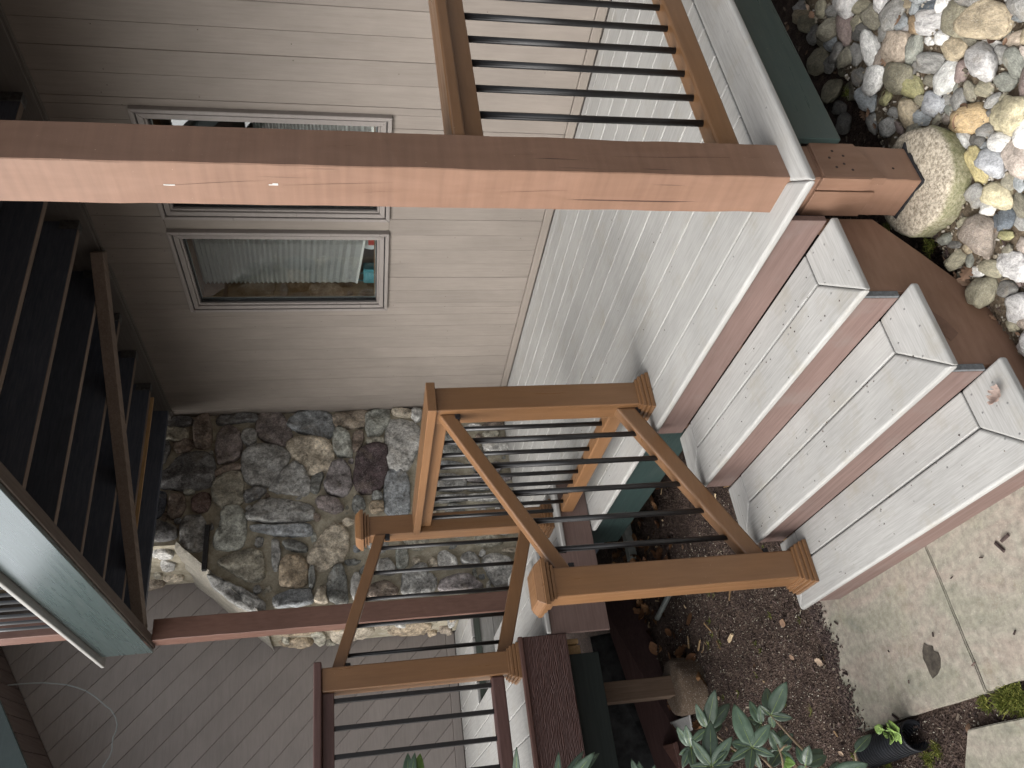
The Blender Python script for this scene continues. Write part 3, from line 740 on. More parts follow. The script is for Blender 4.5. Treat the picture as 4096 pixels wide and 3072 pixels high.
# hanging cable
S_ = reg(0, 2650, 422, 1659); L_ = reg(0, 2000, 1100, 1702)
cp = [at(*S_(a, b), x=XB + .25) for a, b in [(-300, 390), (0, 372), (250, 345), (500, 325), (700, 322), (900, 335), (1050, 352), (1200, 390), (1350, 445), (1500, 540), (1659, 680)]] + [at(*L_(a, b), x=XB + .25) for a, b in [(685, 1295), (715, 1345), (725, 1390), (718, 1430), (700, 1470), (694, 1510), (693, 1550), (675, 1595), (640, 1645), (615, 1720)]]
o = tube('cable', cp, .0050, CABLEM, None, 8, origin=cp[0]); tag(o, 'thin grey cable hanging in a loop from the eave in front of the diagonal siding', 'cable')

# ------------------------------------------------------------------ main porch deck
XC, YF = -1.4155, 1.5315
deck = thing('porch_deck', (-3.5, 2.5, -.22), 'pale grey composite porch deck with green rim boards in front of the windows', 'deck')
bev_deck = .005
plan('border_board', [(XC, YF), (XC, 3.49), (-1.5835, 3.49), (-1.5835, YF + .1645)], -.026, 0, deckm('y'), deck, .009, 3)
plan('border_board', [(XC - .0015, YF), (-1.584, YF + .163), (-4.05, YF + .163), (-4.05, YF)], -.026, 0, deckm('x'), deck, .009, 3)
ys = 1.6965
while ys < 3.50:
    ye = min(ys + .1545, 3.509)
    box('deck_board', -6.02, -1.5885, ys, ye, -.025, random.uniform(-.0012, 0), deckm('x'), deck, bev_deck, 2)
    ys += .158
box('deck_board', -6.02, -4.055, 1.60, 1.694, -.025, -.001, deckm('x'), deck, bev_deck, 2)
box('deck_subframe', -5.9, -1.62, 1.62, 3.50, -.20, -.03, joistm('x'), deck, 0)
box('rim_board', -1.478, -1.455, 1.754, 3.5, -.205, -.0265, greenm('y'), deck, .003)
box('rim_board', -4.35, -2.96, 1.57, 1.60, -.242, -.0265, greenm('x'), deck, .003)
box('riser_board', -2.955, -1.60, 1.553, 1.575, -.16, -.0265, riserm('x'), deck, .002)

# ------------------------------------------------------------------ entry steps
steps = thing('entry_steps', (-2.3, 1.1, -.65), 'three pale grey composite steps with brown risers leading up to the porch', 'steps')
RS, TR = .1615, .2654
XR_, XL_ = -1.579, -3.0
for k in (1, 2, 3):
    z = -RS * k; yf = YF - TR * k; yb = YF - TR * (k - 1) + .030 if k > 1 else 1.551; w = .163
    if k > 1: yb = YF - TR * (k - 1) + .021
    t = .026
    plan('end_board', [(XR_, yf), (XR_, yb + (.006 if k > 1 else 0)), (XR_ - .175, yb), (XR_ - .175, yf + w - .002)], z - t, z, deckm('y'), steps, .008, 3)
    plan('end_board', [(XL_, yf), (XL_ + .14, yf + w - .002), (XL_ + .14, yb), (XL_, yb)], z - t, z, deckm('y'), steps, .008, 3)
    plan('tread_board', [(XR_ - .0015, yf), (XR_ - .1765, yf + w - .003), (XL_ + .1415, yf + w - .003), (XL_ + .0015, yf)], z - t, z, deckm('x'), steps, .008, 3)
    box('tread_board', XL_ + .1435, XR_ - .179, yf + w + .002, yb, z - t, z - .001, deckm('x'), steps, .004, 2)
    rz0 = -.66 if k == 3 else z - RS
    box('riser_board', XL_ + .035, XR_ - (.068 if k < 3 else .02), yf + .021, yf + .041, rz0 + .0005, z - t - .0005, riserm('x'), steps, .0015, 1)
    if k < 3: box('riser_end', XR_ - .0675, XR_ - .058, yf + .022, yf + .042, rz0 + .001, z - t - .001, simple('grey_board_core', (.10, .105, .11), .8, .2, 0, 90, .3), steps, .001, 1)
def stringer(x0, x1):
    pr = [(1.602, -.03), (1.602, -.36), (1.47, -.465), (1.272, -.61), (1.06, -.66), (.78, -.66)]
    for k in (3, 2, 1):
        yf = YF - TR * k + .0415; z = -RS * k - .0268
        pr += [(yf, z), (yf + TR - .0005, z)]
    pr = [p for p in pr]
    plan('stringer', pr, x0, x1, brownm('y'), steps, .0015, 1, axis='x')
stringer(-1.685, -1.640); stringer(-2.955, -2.91); stringer(-2.34, -2.30)
# knot patch on the right stringer
PATCH = simple('dark_bare_patch', (.115, .062, .042), .5, .4, 0, 30, .2)
Z7 = reg(3700, 900, 396, 1095)
P_ = [at(*Z7(a, b), x=-1.6385) for a, b in [(0, 950), (80, 955), (170, 1010), (250, 1070), (370, 1195), (345, 1230), (290, 1285), (150, 1170), (60, 1080), (0, 1010)]]
bm = bmesh.new(); f = bm.faces.new([bm.verts.new(p) for p in P_]); r = bmesh.ops.extrude_face_region(bm, geom=[f]); bmesh.ops.translate(bm, verts=[g for g in r['geom'] if isinstance(g, bmesh.types.BMVert)], vec=(-.0008, 0, 0)); bmesh.ops.recalc_face_normals(bm, faces=bm.faces)
from_bm('knot_patch', bm, PATCH, steps)
# screw heads on treads
screw = bmesh.new(); bmesh.ops.create_cone(screw, cap_ends=True, segments=8, radius1=.0034, radius2=.0030, depth=.0010)
sme = bpy.data.meshes.new('screw'); screw.to_mesh(sme); screw.free(); sme.materials.append(simple('screw_metal', (.20, .20, .20), .5, .5, .5))
def screws(x, y, z, parent):
    if random.random() < .75: share('screw', sme, (x + random.uniform(-.02, .02), y + random.uniform(-.012, .012), z + .0003), parent)
for k in (1, 2, 3):
    z = -RS * k; yf = YF - TR * k
    for x in (-1.95, -2.3, -2.65):
        for yy in (yf + .045, yf + .125, yf + .2): screws(x + random.uniform(-.03, .03), yy, z, steps)
    for yy in (yf + .09, yf + .17, yf + .24): screws(XR_ - .06, yy, z, steps); screws(XR_ - .13, yy + .01, z, steps)
for x in (-1.9, -2.3, -2.7, -3.1, -3.5): screws(x, YF + .05, 0, deck); screws(x + .02, YF + .13, 0, deck)
for y in (1.9, 2.3, 2.7): screws(XC - .06, y, 0, deck)

bm = bmesh.new()
for _ in range(170):
    k = random.choice((0, 0, 1, 2, 3)); x = random.uniform(-2.95, -1.6)
    if k == 0: y = random.triangular(1.55, 3.45, 1.7); x = random.uniform(-5.8, -1.45); z = .0004
    else: y = YF - TR * k + random.uniform(.01, .25); z = -RS * k + .0004
    l = random.uniform(.001, .0028); a = random.uniform(0, 3.14); d = Vector((math.cos(a), math.sin(a), 0)) * l; q = Vector((-d.y, d.x, 0)) * random.uniform(.3, .9); p = Vector((x, y, z)); h = Vector((0, 0, l * .7))
    hexa(bm, [p - d - q, p + d - q, p + d + q, p - d + q, p - d * .6 - q * .6 + h, p + d * .6 - q * .6 + h, p + d * .6 + q * .6 + h, p - d * .6 + q * .6 + h])
o = from_bm('grit', bm, CHIPS); tag(o, 'specks of grit and bark on the porch boards and treads', 'grit', kind='stuff')

# ------------------------------------------------------------------ support posts and footings
def rough_post(name, x0, x1, y0, y1, z0, z1, mat, parent, seed=0):
    bm = bmesh.new(); n = 60; rings = []
    for i in range(n + 1):
        z = z0 + (z1 - z0) * i / n; ring = []
        for sx, sy in ((0, 0), (1, 0), (1, 1), (0, 1)):
            j = noise.noise(Vector((z * 5, sx * 3 + seed, sy * 7))) * .0022 + noise.noise(Vector((z * 25, sx * 3 + seed, sy * 7))) * .0009
            c = .0022 + abs(noise.noise(Vector((z * 14, sx + seed, sy + 9)))) * .003
            X = x0 + (x1 - x0) * sx + j; Y = y0 + (y1 - y0) * sy + j * .8
            dx = c if sx == 0 else -c; dy = c if sy == 0 else -c
            a, b = (X + dx, Y), (X, Y + dy)
            ring += [b, a] if (sx, sy) in ((0, 0), (1, 1)) else [a, b]
        rings.append([bm.verts.new((p[0], p[1], z)) for p in ring])
    for r, s in zip(rings, rings[1:]):
        for k in range(8): bm.faces.new([r[k], r[(k + 1) % 8], s[(k + 1) % 8], s[k]])
    bm.faces.new(rings[0][::-1]); bm.faces.new(rings[-1]); bmesh.ops.recalc_face_normals(bm, faces=bm.faces)
    return from_bm(name, bm, mat, parent)
def post_mat():
    M = MB('brown_painted_post', .5, .4)
    v = M.coords(sc_axis('z', 3, 14), rnd=False); g = M.noise(v, 1, 6, .65, .5)
    saw = M.noise(M.coords(sc_axis('z', 42, 3), rnd=False), 1, 3, .6)
    pl = M.noise(M.coords((1.6, 1.6, 1.6), rnd=False), 1, 3, .6)
    kn = M.voro(M.coords((9, 9, 2.6), rnd=False), 1.0)
    cr = M.noise(M.coords(sc_axis('z', 1.1, 46), rnd=False), 1, 2, .5)
    c = M.ramp(g, [(.3, (.165, .094, .062)), (.7, (.200, .118, .082))])
    c = M.mix(c, M.gray(saw, .90, 1.07), 1, 'MULTIPLY'); c = M.mix(c, M.gray(pl, .88, 1.06), 1, 'MULTIPLY')
    crk = M.gray(cr, 1, 0, .275, .30); c = M.mix(c, (.05, .026, .02), crk)
    sp = M.noise(M.coords((200, 200, 200), rnd=False), 1, 2, .5); c = M.mix(c, (.62, .5, .36), M.gray(sp, 0, .7, .75, .8))
    M.base(c)
    h = M.mix(M.mix(g, saw, .35), M.gray(cr, 0, 1, .27, .31), .5); h = M.mix(h, M.gray(kn, 0, 1, .03, .12), .25)
    M.bump(h, .55, .006); return M.m
POSTM = post_mat()
cpst = thing('support_post', (-1.556, 1.682, -.44), 'tall brown timber post at the front porch corner on the pale concrete footing', 'post', 'porch support posts')
rough_post('timber', -1.63, -1.483, 1.612, 1.752, -.10, 3.0, POSTM, cpst, 1)
rough_post('timber', -1.632, -1.481, 1.610, 1.754, -.437, -.101, POSTM, cpst, 2)
# sister block under the deck edge and its joint line
plan('post_block', [(1.606, -.105), (1.606, -.315), (1.757, -.255), (1.757, -.105)], -1.5, -1.4725, brownm('z'), cpst, .002, 1, axis='x')
box('post_block', -1.628, -1.527, 1.602, 1.6095, -.30, -.10, brownm('z'), cpst, .001, 1); box('post_block', -1.521, -1.4735, 1.602, 1.6095, -.262, -.10, brownm('z'), cpst, .001, 1)
plan('post_pad', [(p[0] + noise.noise(Vector((p[0] * 40, p[1] * 40, 0))) * .012, p[1] + noise.noise(Vector((p[0] * 40, p[1] * 40, 7))) * .012) for p in wob([(-1.636, 1.605), (-1.475, 1.605), (-1.475, 1.760), (-1.636, 1.760)], 12, 0)], -.446, -.4375, simple('black_asphalt_pad', (.018, .018, .02), .8, .2, 0, 80, .5, .4), cpst, 0)
for (y_, z_) in [(1.65, -.16), (1.665, -.19), (1.69, -.15), (1.70, -.20), (1.64, -.21), (1.72, -.17), (1.66, -.36)]:
    bm = bmesh.new(); bmesh.ops.create_cone(bm, cap_ends=True, segments=8, radius1=.0045, radius2=.0045, depth=.001); bmesh.ops.rotate(bm, verts=bm.verts, matrix=Matrix.Rotation(math.pi / 2, 3, 'Y')); bmesh.ops.translate(bm, verts=bm.verts, vec=(-1.4722 if z_ > -.3 else -1.4806, y_, z_))
    from_bm('nail_hole', bm, simple('nail_hole_dark', (.02, .013, .01), .9), cpst)
def on_post_y(u, v, w_, h_, name, mat, dep=.0012):
    p = at(u, v, y=1.6115); box(name, p.x - w_ / 2, p.x + w_ / 2, 1.6105, 1.6125, p.z - h_ / 2, p.z + h_ / 2, mat, cpst, 0)
CHIPW = simple('bare_white_primer', (.52, .52, .50), .6); CHK = simple('dark_check', (.045, .025, .018), .9)
on_post_y(677, 739, .0026, .028, 'paint_chip', CHIPW); on_post_y(1094, 739, .0024, .024, 'paint_chip', CHIPW); on_post_y(1101, 735, .0030, .014, 'paint_chip', CHIPW)
def check(pts, face='y', w_=.0013):
    w_ *= .7
    P = [at(u, v, y=1.6116) if face == 'y' else at(u, v, x=-1.4833) for u, v in pts]; n_ = len(P)
    off = Vector((0, -.0006, 0)) if face == 'y' else Vector((.0006, 0, 0)); sd_ = Vector((1, 0, 0)) if face == 'y' else Vector((0, 1, 0))
    bm = bmesh.new(); L_ = [bm.verts.new(P[i] + off + sd_ * w_ * .5 * math.sin(math.pi * (i + .3) / (n_ - .4))) for i in range(n_)]; R_ = [bm.verts.new(P[i] + off - sd_ * w_ * .5 * math.sin(math.pi * (i + .3) / (n_ - .4))) for i in range(n_)]
    for i in range(n_ - 1): bm.faces.new([L_[i], L_[i + 1], R_[i + 1], R_[i]])
    from_bm('check_crack', bm, CHK, cpst)
k6 = .6027
check([(620, 744), (700, 740), (800, 733), (900, 728), (990, 724), (1060, 722)]); check([(1130, 741), (1230, 738), (1330, 735), (1400, 734), (1480, 732), (1570, 730)])
check([(2000, 768), (2090, 766), (2180, 763), (2270, 761)]); check([(1450, 769), (1520, 766), (1600, 768)], w_=.0008); check([(300, 640), (420, 648), (560, 652)], w_=.0008)
check([(2450, 627), (2550, 628), (2670, 630), (2790, 629), (2900, 630), (3040, 630)], 'x', .0022); check([(2010, 618), (2150, 617), (2290, 618), (2440, 616)], 'x', .001); check([(1310, 585), (1370, 584), (1420, 582)], 'x', .0012)
def footing(name, cx, cy, r0, r1, z0, z1, mat, label):
    bm = bmesh.new(); seg = 56; rings = []
    for f, z in [(0, z1 - .002), (.45, z1 + .001), (.86, z1), (.95, z1 - .006), (.995, z1 - .022)] + [(None, z1 - .022 - (z1 - .022 - z0) * i / 7) for i in range(1, 8)]:
        ring = []
        for k in range(seg):
            a = 2 * math.pi * k / seg
            if f is not None: r = r1 * f
            else: r = r1 + (r0 - r1) * (z1 - z) / (z1 - z0)
            p = Vector((math.cos(a), math.sin(a), 0)); 
            n_ = noise.fractal(Vector((p.x * 2.2, p.y * 2.2, z * 6)), 1, 2, 4) * .012
            rr = r * (1 + (n_ / max(r1, .01) if (f is None or f > .8) else 0))
            zz = z + (noise.noise(Vector((p.x * r * 22, p.y * r * 22, 4))) * .004 if f is not None else 0)
            ring.append(bm.verts.new((cx + p.x * rr, cy + p.y * rr, zz)))
        rings.append(ring)
    for r, s in zip(rings[1:], rings[2:]):
        for k in range(seg): bm.faces.new([r[k], s[k], s[(k + 1) % seg], r[(k + 1) % seg]])
    c = bm.verts.new((cx, cy, z1))
    for v in rings[0]: bm.verts.remove(v)
    for k in range(seg): bm.faces.new([c, rings[1][k], rings[1][(k + 1) % seg]])
    bm.faces.new([rings[-1][k] for k in range(seg)][::-1]); bmesh.ops.recalc_face_normals(bm, faces=bm.faces)
    o = from_bm(name, bm, mat, None, True, origin=(cx, cy, z0)); return tag(o, label, 'footing')
footing('concrete_footing', -1.525, 1.652, .158, .168, -.70, -.444, CONCRETE, 'pale round concrete footing with mossy sides under the front corner post')
lp = thing('support_post', (-5.844, 1.685, -.62), 'brown timber post in front of the stone chimney, under the balcony corner', 'post', 'porch support posts')
rough_post('timber', -5.916, -5.772, 1.612, 1.758, -.62, 2.70, wood('dark_brown_post_paint', (.115, .060, .045), (.15, .083, .064), 'z', .5, .35, .02, 3, 16, bdist=.004), lp, 5)

# ------------------------------------------------------------------ railings and newel posts
RZ = railm('z'); RX = railm('x'); RY = railm('y')
def newel(cx, cy, z0, z1, label, cap=True):
    t = thing('newel_post', (cx, cy, z0), label, 'post', 'tan newel posts')
    h = .057
    box('sleeve', cx - h, cx + h, cy - h, cy + h, z0, z1, RZ, t, .006, 3)
    b = .087
    sqloft('base_trim', cx, cy, [(b, z0 + .0005), (b, z0 + .015), (b - .009, z0 + .016), (b - .009, z0 + .019), (b - .005, z0 + .020), (b - .005, z0 + .031), (b - .016, z0 + .032), (b - .016, z0 + .035), (b - .012, z0 + .036), (b - .012, z0 + .048), (b - .022, z0 + .049), (b - .021, z0 + .060), (h + .0012, z0 + .061)], RX, t, .0008)
    if cap:
        z = z1 - .008
        sqloft('cap', cx, cy, [(h + .0015, z), (h + .009, z), (h + .009, z + .011), (h + .004, z + .012), (h + .004, z + .015), (h + .018, z + .016), (h + .018, z + .027), (h + .012, z + .028), (h + .012, z + .031), (h + .031, z + .032), (h + .031, z + .048), (h + .026, z + .049), (h + .026, z + .052), (h + .012, z + .071), (h + .010, z + .070), (h + .007, z + .075), (h - .02, z + .078)], RX, t, .0008)
    return t
newel(-2.882, .877, -.4845, .575, 'tan newel post with moulded cap on the bottom step')
newel(-2.883, 1.694, 0, .951, 'tan newel post at the top of the entry steps, under the flat rail end', False)
newel(-4.205, 1.685, .19, 1.236, 'tan newel post with moulded cap in front of the stone chimney')
newel(-4.132, .877, .50, 1.480, 'tan newel post at the walkway corner under the dark rail end', False)
def bracket(p, parent, s=.016):
    x, y, z = p; box('rail_bracket', x - s, x + s, y - s * 1.2, y + s * 1.2, z - s * 1.6, z + s * .2, RUBBER, parent, .004, 2)
# right-hand railing (runs back towards the house)
t = thing('railing', (-1.555, 2.6, .09), 'tan railing with black round balusters running from the corner post to the right', 'railing')
box('cap_rail', -1.625, -1.487, 1.754, 3.50, .951, .989, RY, t, .007, 3)
box('top_rail', -1.583, -1.525, 1.754, 3.50, .890, .9505, RY, t, .004, 2)
box('bottom_rail', -1.588, -1.520, 1.754, 3.50, .090, .166, RY, t, .008, 3)
RM = rod_mesh('round_baluster', .735, .0110)
for k in range(13): share('baluster', RM, (-1.556, 1.927 + .1237 * k, .160), t)
# level railing along the porch front
t = thing('railing', (-3.55, 1.69, .087), 'level tan railing with flat cap between the top step newel and the chimney-side newel', 'railing')
cap_poly = [(-2.795, 1.620), (-4.165, 1.620), (-4.165, 1.626), (-4.1465, 1.626), (-4.1465, 1.760), (-2.795, 1.760)]
plan('cap_rail', cap_poly, .9515, .989, RX, t, .006, 2)
box('top_rail', -4.147, -2.9405, 1.661, 1.719, .890, .951, RX, t, .004, 2)
box('bottom_rail', -4.118, -2.9405, 1.656, 1.724, .087, .159, RX, t, .008, 3)
for k in range(9): share('baluster', RM, (-3.087 - .1265 * k, 1.690, .155), t)
bracket((-4.10, 1.69, .09), t)
# sloping railing beside the entry steps
t = thing('railing', (-2.882, 1.29, -.33), 'sloping tan stair railing with black balusters beside the entry steps', 'railing')
def zt(y): return .905 + (y - 1.637) * (.905 - .514) / (1.637 - .934)
def zb(y): return .118 + (y - 1.637) * (.118 + .285) / (1.637 - .934)
beam('top_rail', (-2.882, 1.638, zt(1.638)), (-2.882, .933, zt(.933)), .052, .064, RY, t, .006)
beam('bottom_rail', (-2.882, 1.638, zb(1.638)), (-2.882, .933, zb(.933)), .062, .086, RY, t, .009)
SM = rod_mesh('stair_baluster', .735, .0115)
for y in (1.521, 1.399, 1.274, 1.148, 1.025): share('baluster', SM, (-2.882, y, zb(y) + .035), t)
for (y, z) in [(1.628, zt(1.628) - .03), (1.628, zb(1.628) - .04), (.945, zt(.945) - .03), (.945, zb(.945) - .045)]: bracket((-2.868, y, z), t, .013)
# sloping railing on the side stair
t = thing('railing', (-4.165, 1.28, .4), 'sloping tan railing in front of the chimney, rising towards the left walkway', 'railing')
def zt2(y): return 1.405 + (y - .935) * (1.170 - 1.405) / (1.628 - .935)
def zb2(y): return .565 + (y - .935) * (.345 - .565) / (1.628 - .935)
beam('top_rail', (-4.165, 1.629, zt2(1.629)), (-4.150, .933, zt2(.933)), .05, .060, RY, t, .006)
beam('bottom_rail', (-4.165, 1.629, zb2(1.629)), (-4.150, .933, zb2(.933)), .06, .074, RY, t, .008)
M2 = rod_mesh('slope_baluster', .79, .0108)
for y in (1.556, 1.420, 1.281, 1.145, 1.0): share('baluster', M2, (-4.160, y, zb2(y) + .03), t)
bracket((-4.16, 1.617, zt2(1.61) - .035), t, .014); bracket((-4.15, .945, zt2(.95) - .035), t, .014); bracket((-4.15, .945, zb2(.95) - .035), t, .014)
# dark railing on the left walkway
DY = darkbrownm('y'); DRAIL = wood('dark_brown_rail', (.070, .036, .032), (.098, .054, .048), 'y', .42, .15, .03, 2, 30, specks=True)
t = thing('railing', (-4.13, .1, .585), 'dark brown railing with square black balusters along the left walkway', 'railing')
box('cap_rail', -4.205, -4.06, -1.3, .962, 1.4805, 1.518, DRAIL, t, .006, 2)
box('top_rail', -4.165, -4.10, -1.3, .8195, 1.424, 1.480, DRAIL, t, .004, 2)
box('bottom_rail', -4.165, -4.098, -1.3, .8195, .583, .650, DRAIL, t, .009, 3)
SQ = rod_mesh('square_baluster', .78, .0112, True)
for k in range(17): share('baluster', SQ, (-4.131, .783 - .1248 * k, .648), t)

# ------------------------------------------------------------------ side stair and left walkway
ss = thing('side_steps', (-4.9, 1.4, 0), 'pale grey side steps with brown skirt climbing from the porch to the left walkway', 'steps')
XS = -4.05; XSL = -5.80
for (z, y0, y1) in [(.19, 1.435, 1.842), (.345, .99, 1.43)]:
    box('nosing_board', XS - .075, XS + .018, y0, y1, z - .024, z, deckm('y'), ss, .007, 3)
    yy = y1
    while yy > y0 + .03:
        box('tread_board', XSL, XS - .079, max(y0, yy - .150), yy, z - .024, z - .001, deckm('x'), ss, .004, 2); yy -= .154
    box('riser_board', XSL, XS - .02, y1 - .03, y1 - .012, (.001 if z < .3 else .19), z - .0245, riserm('x'), ss, .001, 1)
plan('skirt_board', [(1.83, .002), (1.83, .165), (1.418, .165), (1.418, .3205), (.987, .3205), (.987, .002)], XS - .022, XS, riserm('y'), ss, .002, 1, axis='x')
wk = thing('left_walkway', (-5.3, .3, .2), 'raised pale grey walkway deck on the left with a dark brown fascia board', 'deck')
yy = .985
while yy > -1.5:
    box('deck_board', -6.945, XS - .012, yy - .150, yy, .476, .5 - random.uniform(0, .001), deckm('x'), wk, .005, 2); yy -= .1545
yy = 1.60
while yy > 1.0:
    box('deck_board', -6.945, -5.82, max(.989, yy - .150), yy, .476, .5 - random.uniform(0, .001), deckm('x'), wk, .005, 2); yy -= .1545
box('deck_board', -6.945, -5.925, 1.604, 1.78, .476, .4995, deckm('x'), wk, .005, 2)
box('well_skirt_strip', -5.835, -5.822, .99, 1.605, .432, .4755, wood('mossy_green_board', (.045, .055, .045), (.075, .09, .075), 'y', .7), wk, .002)
for i, (z0, z1) in enumerate([(.33, .43), (.225, .327), (.12, .222), (0.004, .117)]): box('well_plank', -5.86, -5.832, .99, 1.607, z0, z1, greyplank('y'), wk, .002)
box('fascia_nosing', XS - .0125, XS + .016, -1.5, .987, .476, .501, darkbrownm('y'), wk, .006, 3)
box('fascia_board', XS - .012, XS + .008, -1.5, .985, .245, .4755, _dark_grain(), wk, .004, 2)
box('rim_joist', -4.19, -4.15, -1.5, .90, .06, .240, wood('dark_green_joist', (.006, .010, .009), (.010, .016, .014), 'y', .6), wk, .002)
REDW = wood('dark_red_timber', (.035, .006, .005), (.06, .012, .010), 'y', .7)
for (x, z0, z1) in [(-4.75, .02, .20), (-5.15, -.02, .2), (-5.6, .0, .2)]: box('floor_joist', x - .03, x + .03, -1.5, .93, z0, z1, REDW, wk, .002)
box('blocking', -4.35, -4.20, .90, .955, .14, .235, barewood('x'), wk, .002); box('blocking', -4.32, -4.18, .96, .985, .15, .235, barewood('x'), wk, .002)
rough_post('pier_post', -4.55, -4.45, .690, .797, -.43, .20, wood('murky_brown_post', (.085, .055, .036), (.12, .08, .055), 'z', .6), wk, 8)
footing('concrete_footing', -4.475, .735, .150, .150, -.72, -.425, DIRTYCONC, 'brown stained round footing under the left walkway')

# ------------------------------------------------------------------ balcony overhead
bal = thing('balcony', (-3.5, 2.5, 2.70), 'upper balcony with dark joists, green rim board and black baluster railing', 'balcony')
ZJ = 2.83
GLOSSY = wood('glossy_green_rim', (.040, .060, .060), (.050, .074, .074), 'x', .30, .25, .02, 2, 30, spec=.8)
GLOSSY.node_tree.nodes['Principled BSDF'].inputs['Coat Weight'].default_value = 1.0; GLOSSY.node_tree.nodes['Principled BSDF'].inputs['Coat Roughness'].default_value = .22
box('rim_board', -5.912, .5, 1.565, 1.590, 2.712, 3.046, GLOSSY, bal, .003)
box('rim_beam', -5.905, .5, 1.591, 1.655, 2.702, 3.02, wood('brown_beam_paint', (.075, .058, .048), (.105, .082, .068), 'x', .6), bal, .003)
box('balcony_edge_board', -6.03, .5, 1.520, 1.66, 3.048, 3.075, deckm('x'), bal, .008, 3)
for k in range(13):
    x = -5.47 + .4425 * k
    if x > -.2: break
    j = box('joist', x - .02, x + .02, 1.656, YW - .041, ZJ + .003, 3.02, joistm('y'), bal, .002)
    box('joist_edge', x - .0195, x + .0195, 1.657, YW - .042, ZJ, ZJ + .0027, joistedge('y'), j, 0)
    bm = bmesh.new()
    box('joist_hanger', x - .030, x + .030, YW - .10, YW - .0405, ZJ - .003, ZJ + .10, simple('dull_galvanised', (.10, .10, .10), .5, .5, .5, 40, .4), bal, .002) if k % 1 == 0 else None
    bm.free()
j = box('end_joist', -5.905, -5.862, 1.656, YW - .041, 2.79, 3.02, joistm('y'), bal, .002)
box('bare_batten', -5.52, -5.505, 2.15, 3.40, ZJ - .02, ZJ + .05, barewood('y'), bal, .002)
yy = 1.662
while yy < 3.5:
    box('balcony_floor_board', -5.95, .5, yy, min(yy + .150, 3.5), 3.022, 3.047, joistm('x'), bal, .003, 1); yy += .1545
# diagonal brace under the joists
beam('diagonal_brace', (-3.92, 3.47, 2.790), (-5.83, 1.70, 2.790), .085, .072, joistedge('x'), bal, .003)
# balcony railing
box('balcony_post', -5.567, -5.42, 1.60, 1.745, 3.076, 4.2, wood('dark_brown_post_paint', (.115, .060, .045), (.15, .083, .064), 'z', .5), bal, .006)
BM = rod_mesh('balcony_baluster', .9, .0105); BM.materials[0] = simple('sky_sheen_baluster', (.10, .105, .11), .3, .6)  # black balusters greyed in colour to stand in for sky sheen
for k in range(20): share('baluster', BM, (-5.28 + .1262 * k, 1.615, 3.076), bal)
box('balcony_rail', -5.42, .5, 1.58, 1.65, 3.976, 4.04, wood('dark_brown_post_paint', (.115, .060, .045), (.15, .083, .064), 'x', .5), bal, .004)

# ------------------------------------------------------------------ under the walkway
PL = wood('maroon_board', (.050, .027, .026), (.075, .043, .040), 'y', .55)
def lean_board(name, b0, b1, t0, t1, th, mat, label, cat):
    b0, b1, t0, t1 = map(Vector, (b0, b1, t0, t1)); n = (b1 - b0).cross(t0 - b0).normalized() * th
    bm = bmesh.new(); hexa(bm, [b0, b1, b1 + n, b0 + n, t0, t1, t1 + n, t0 + n]); bevel(bm, .003, 1)
    o = from_bm(name, bm, mat, None, origin=(b0 + b1) / 2); return tag(o, label, cat)
lean_board('plank', (-5.22, 1.55, -.61), (-4.72, .20, -.61), (-5.33, 1.50, -.36), (-5.06, .18, -.47), -.03, PL, 'long maroon plank lying on edge under the left walkway', 'plank')
lean_board('plank', (-5.40, 1.30, -.60), (-5.20, .10, -.60), (-5.46, 1.28, -.28), (-5.38, .08, -.30), -.025, simple('dark_weathered_board', (.035, .035, .036), .8, .2, 0, 12, .6), 'dark weathered plank behind the maroon plank', 'plank')
lean_board('tile', tuple(at(*reg(2200, 2450, 622, 1659)(1300, 1330), z=-.555)), tuple(at(*reg(2200, 2450, 622, 1659)(1530, 1250), z=-.555)), tuple(at(*reg(2200, 2450, 622, 1659)(1290, 1165), z=-.53)), tuple(at(*reg(2200, 2450, 622, 1659)(1500, 1085), z=-.53)), .012, simple('brushed_grey_tile', (.27, .27, .265), .5, .4, 0, 25, .1), 'pale grey square tile lying beside the maroon plank', 'tile')
lean_board('block', tuple(at(*reg(2200, 2450, 622, 1659)(1320, 1659), z=-.54)), tuple(at(*reg(2200, 2450, 622, 1659)(1430, 1640), z=-.54)), tuple(at(*reg(2200, 2450, 622, 1659)(1230, 1400), z=-.505)), tuple(at(*reg(2200, 2450, 622, 1659)(1360, 1370), z=-.51)), .03, darkbrownm('x'), 'short brown board offcut lying behind the shrub', 'board')
# old downspout lying on the ground under the porch
ZD = reg(2000, 1900, 600, 1659)
a, b = at(*ZD(1400, 620), z=-.535), at(*ZD(1465, 935), z=-.535)
d = (b - a); d.z = 0; d.normalize(); a2 = a - d * .5; b2 = b
bm = bmesh.new(); s = Vector((-d.y, d.x, 0)) * .035; u_ = Vector((0, 0, .026))
for (p0, p1) in ((-s - u_, s - u_), (s - u_, s + u_), (s + u_, -s + u_), (-s + u_, -s - u_)):
    q0, q1 = a2 + p0, a2 + p1; r0, r1 = b2 + p0, b2 + p1
    bm.faces.new([bm.verts.new(v) for v in (q0, q1, r1, r0)])
bmesh.ops.remove_doubles(bm, verts=bm.verts, dist=1e-5); bmesh.ops.solidify(bm, geom=list(bm.faces), thickness=.003); bmesh.ops.recalc_face_normals(bm, faces=bm.faces)
o = from_bm('downspout', bm, simple('grey_green_aluminium', (.20, .21, .195), .55, .4, 0, 14, .25), None, origin=b2 - Vector((0, 0, .03))); tag(o, 'loose rectangular grey downspout section lying under the porch edge', 'downspout')
ZD2 = reg(2300, 1850, 600, 1659)
pa, pb = at(*ZD2(1020, 1500), z=-.545), at(*ZD2(940, 1659), z=-.545)
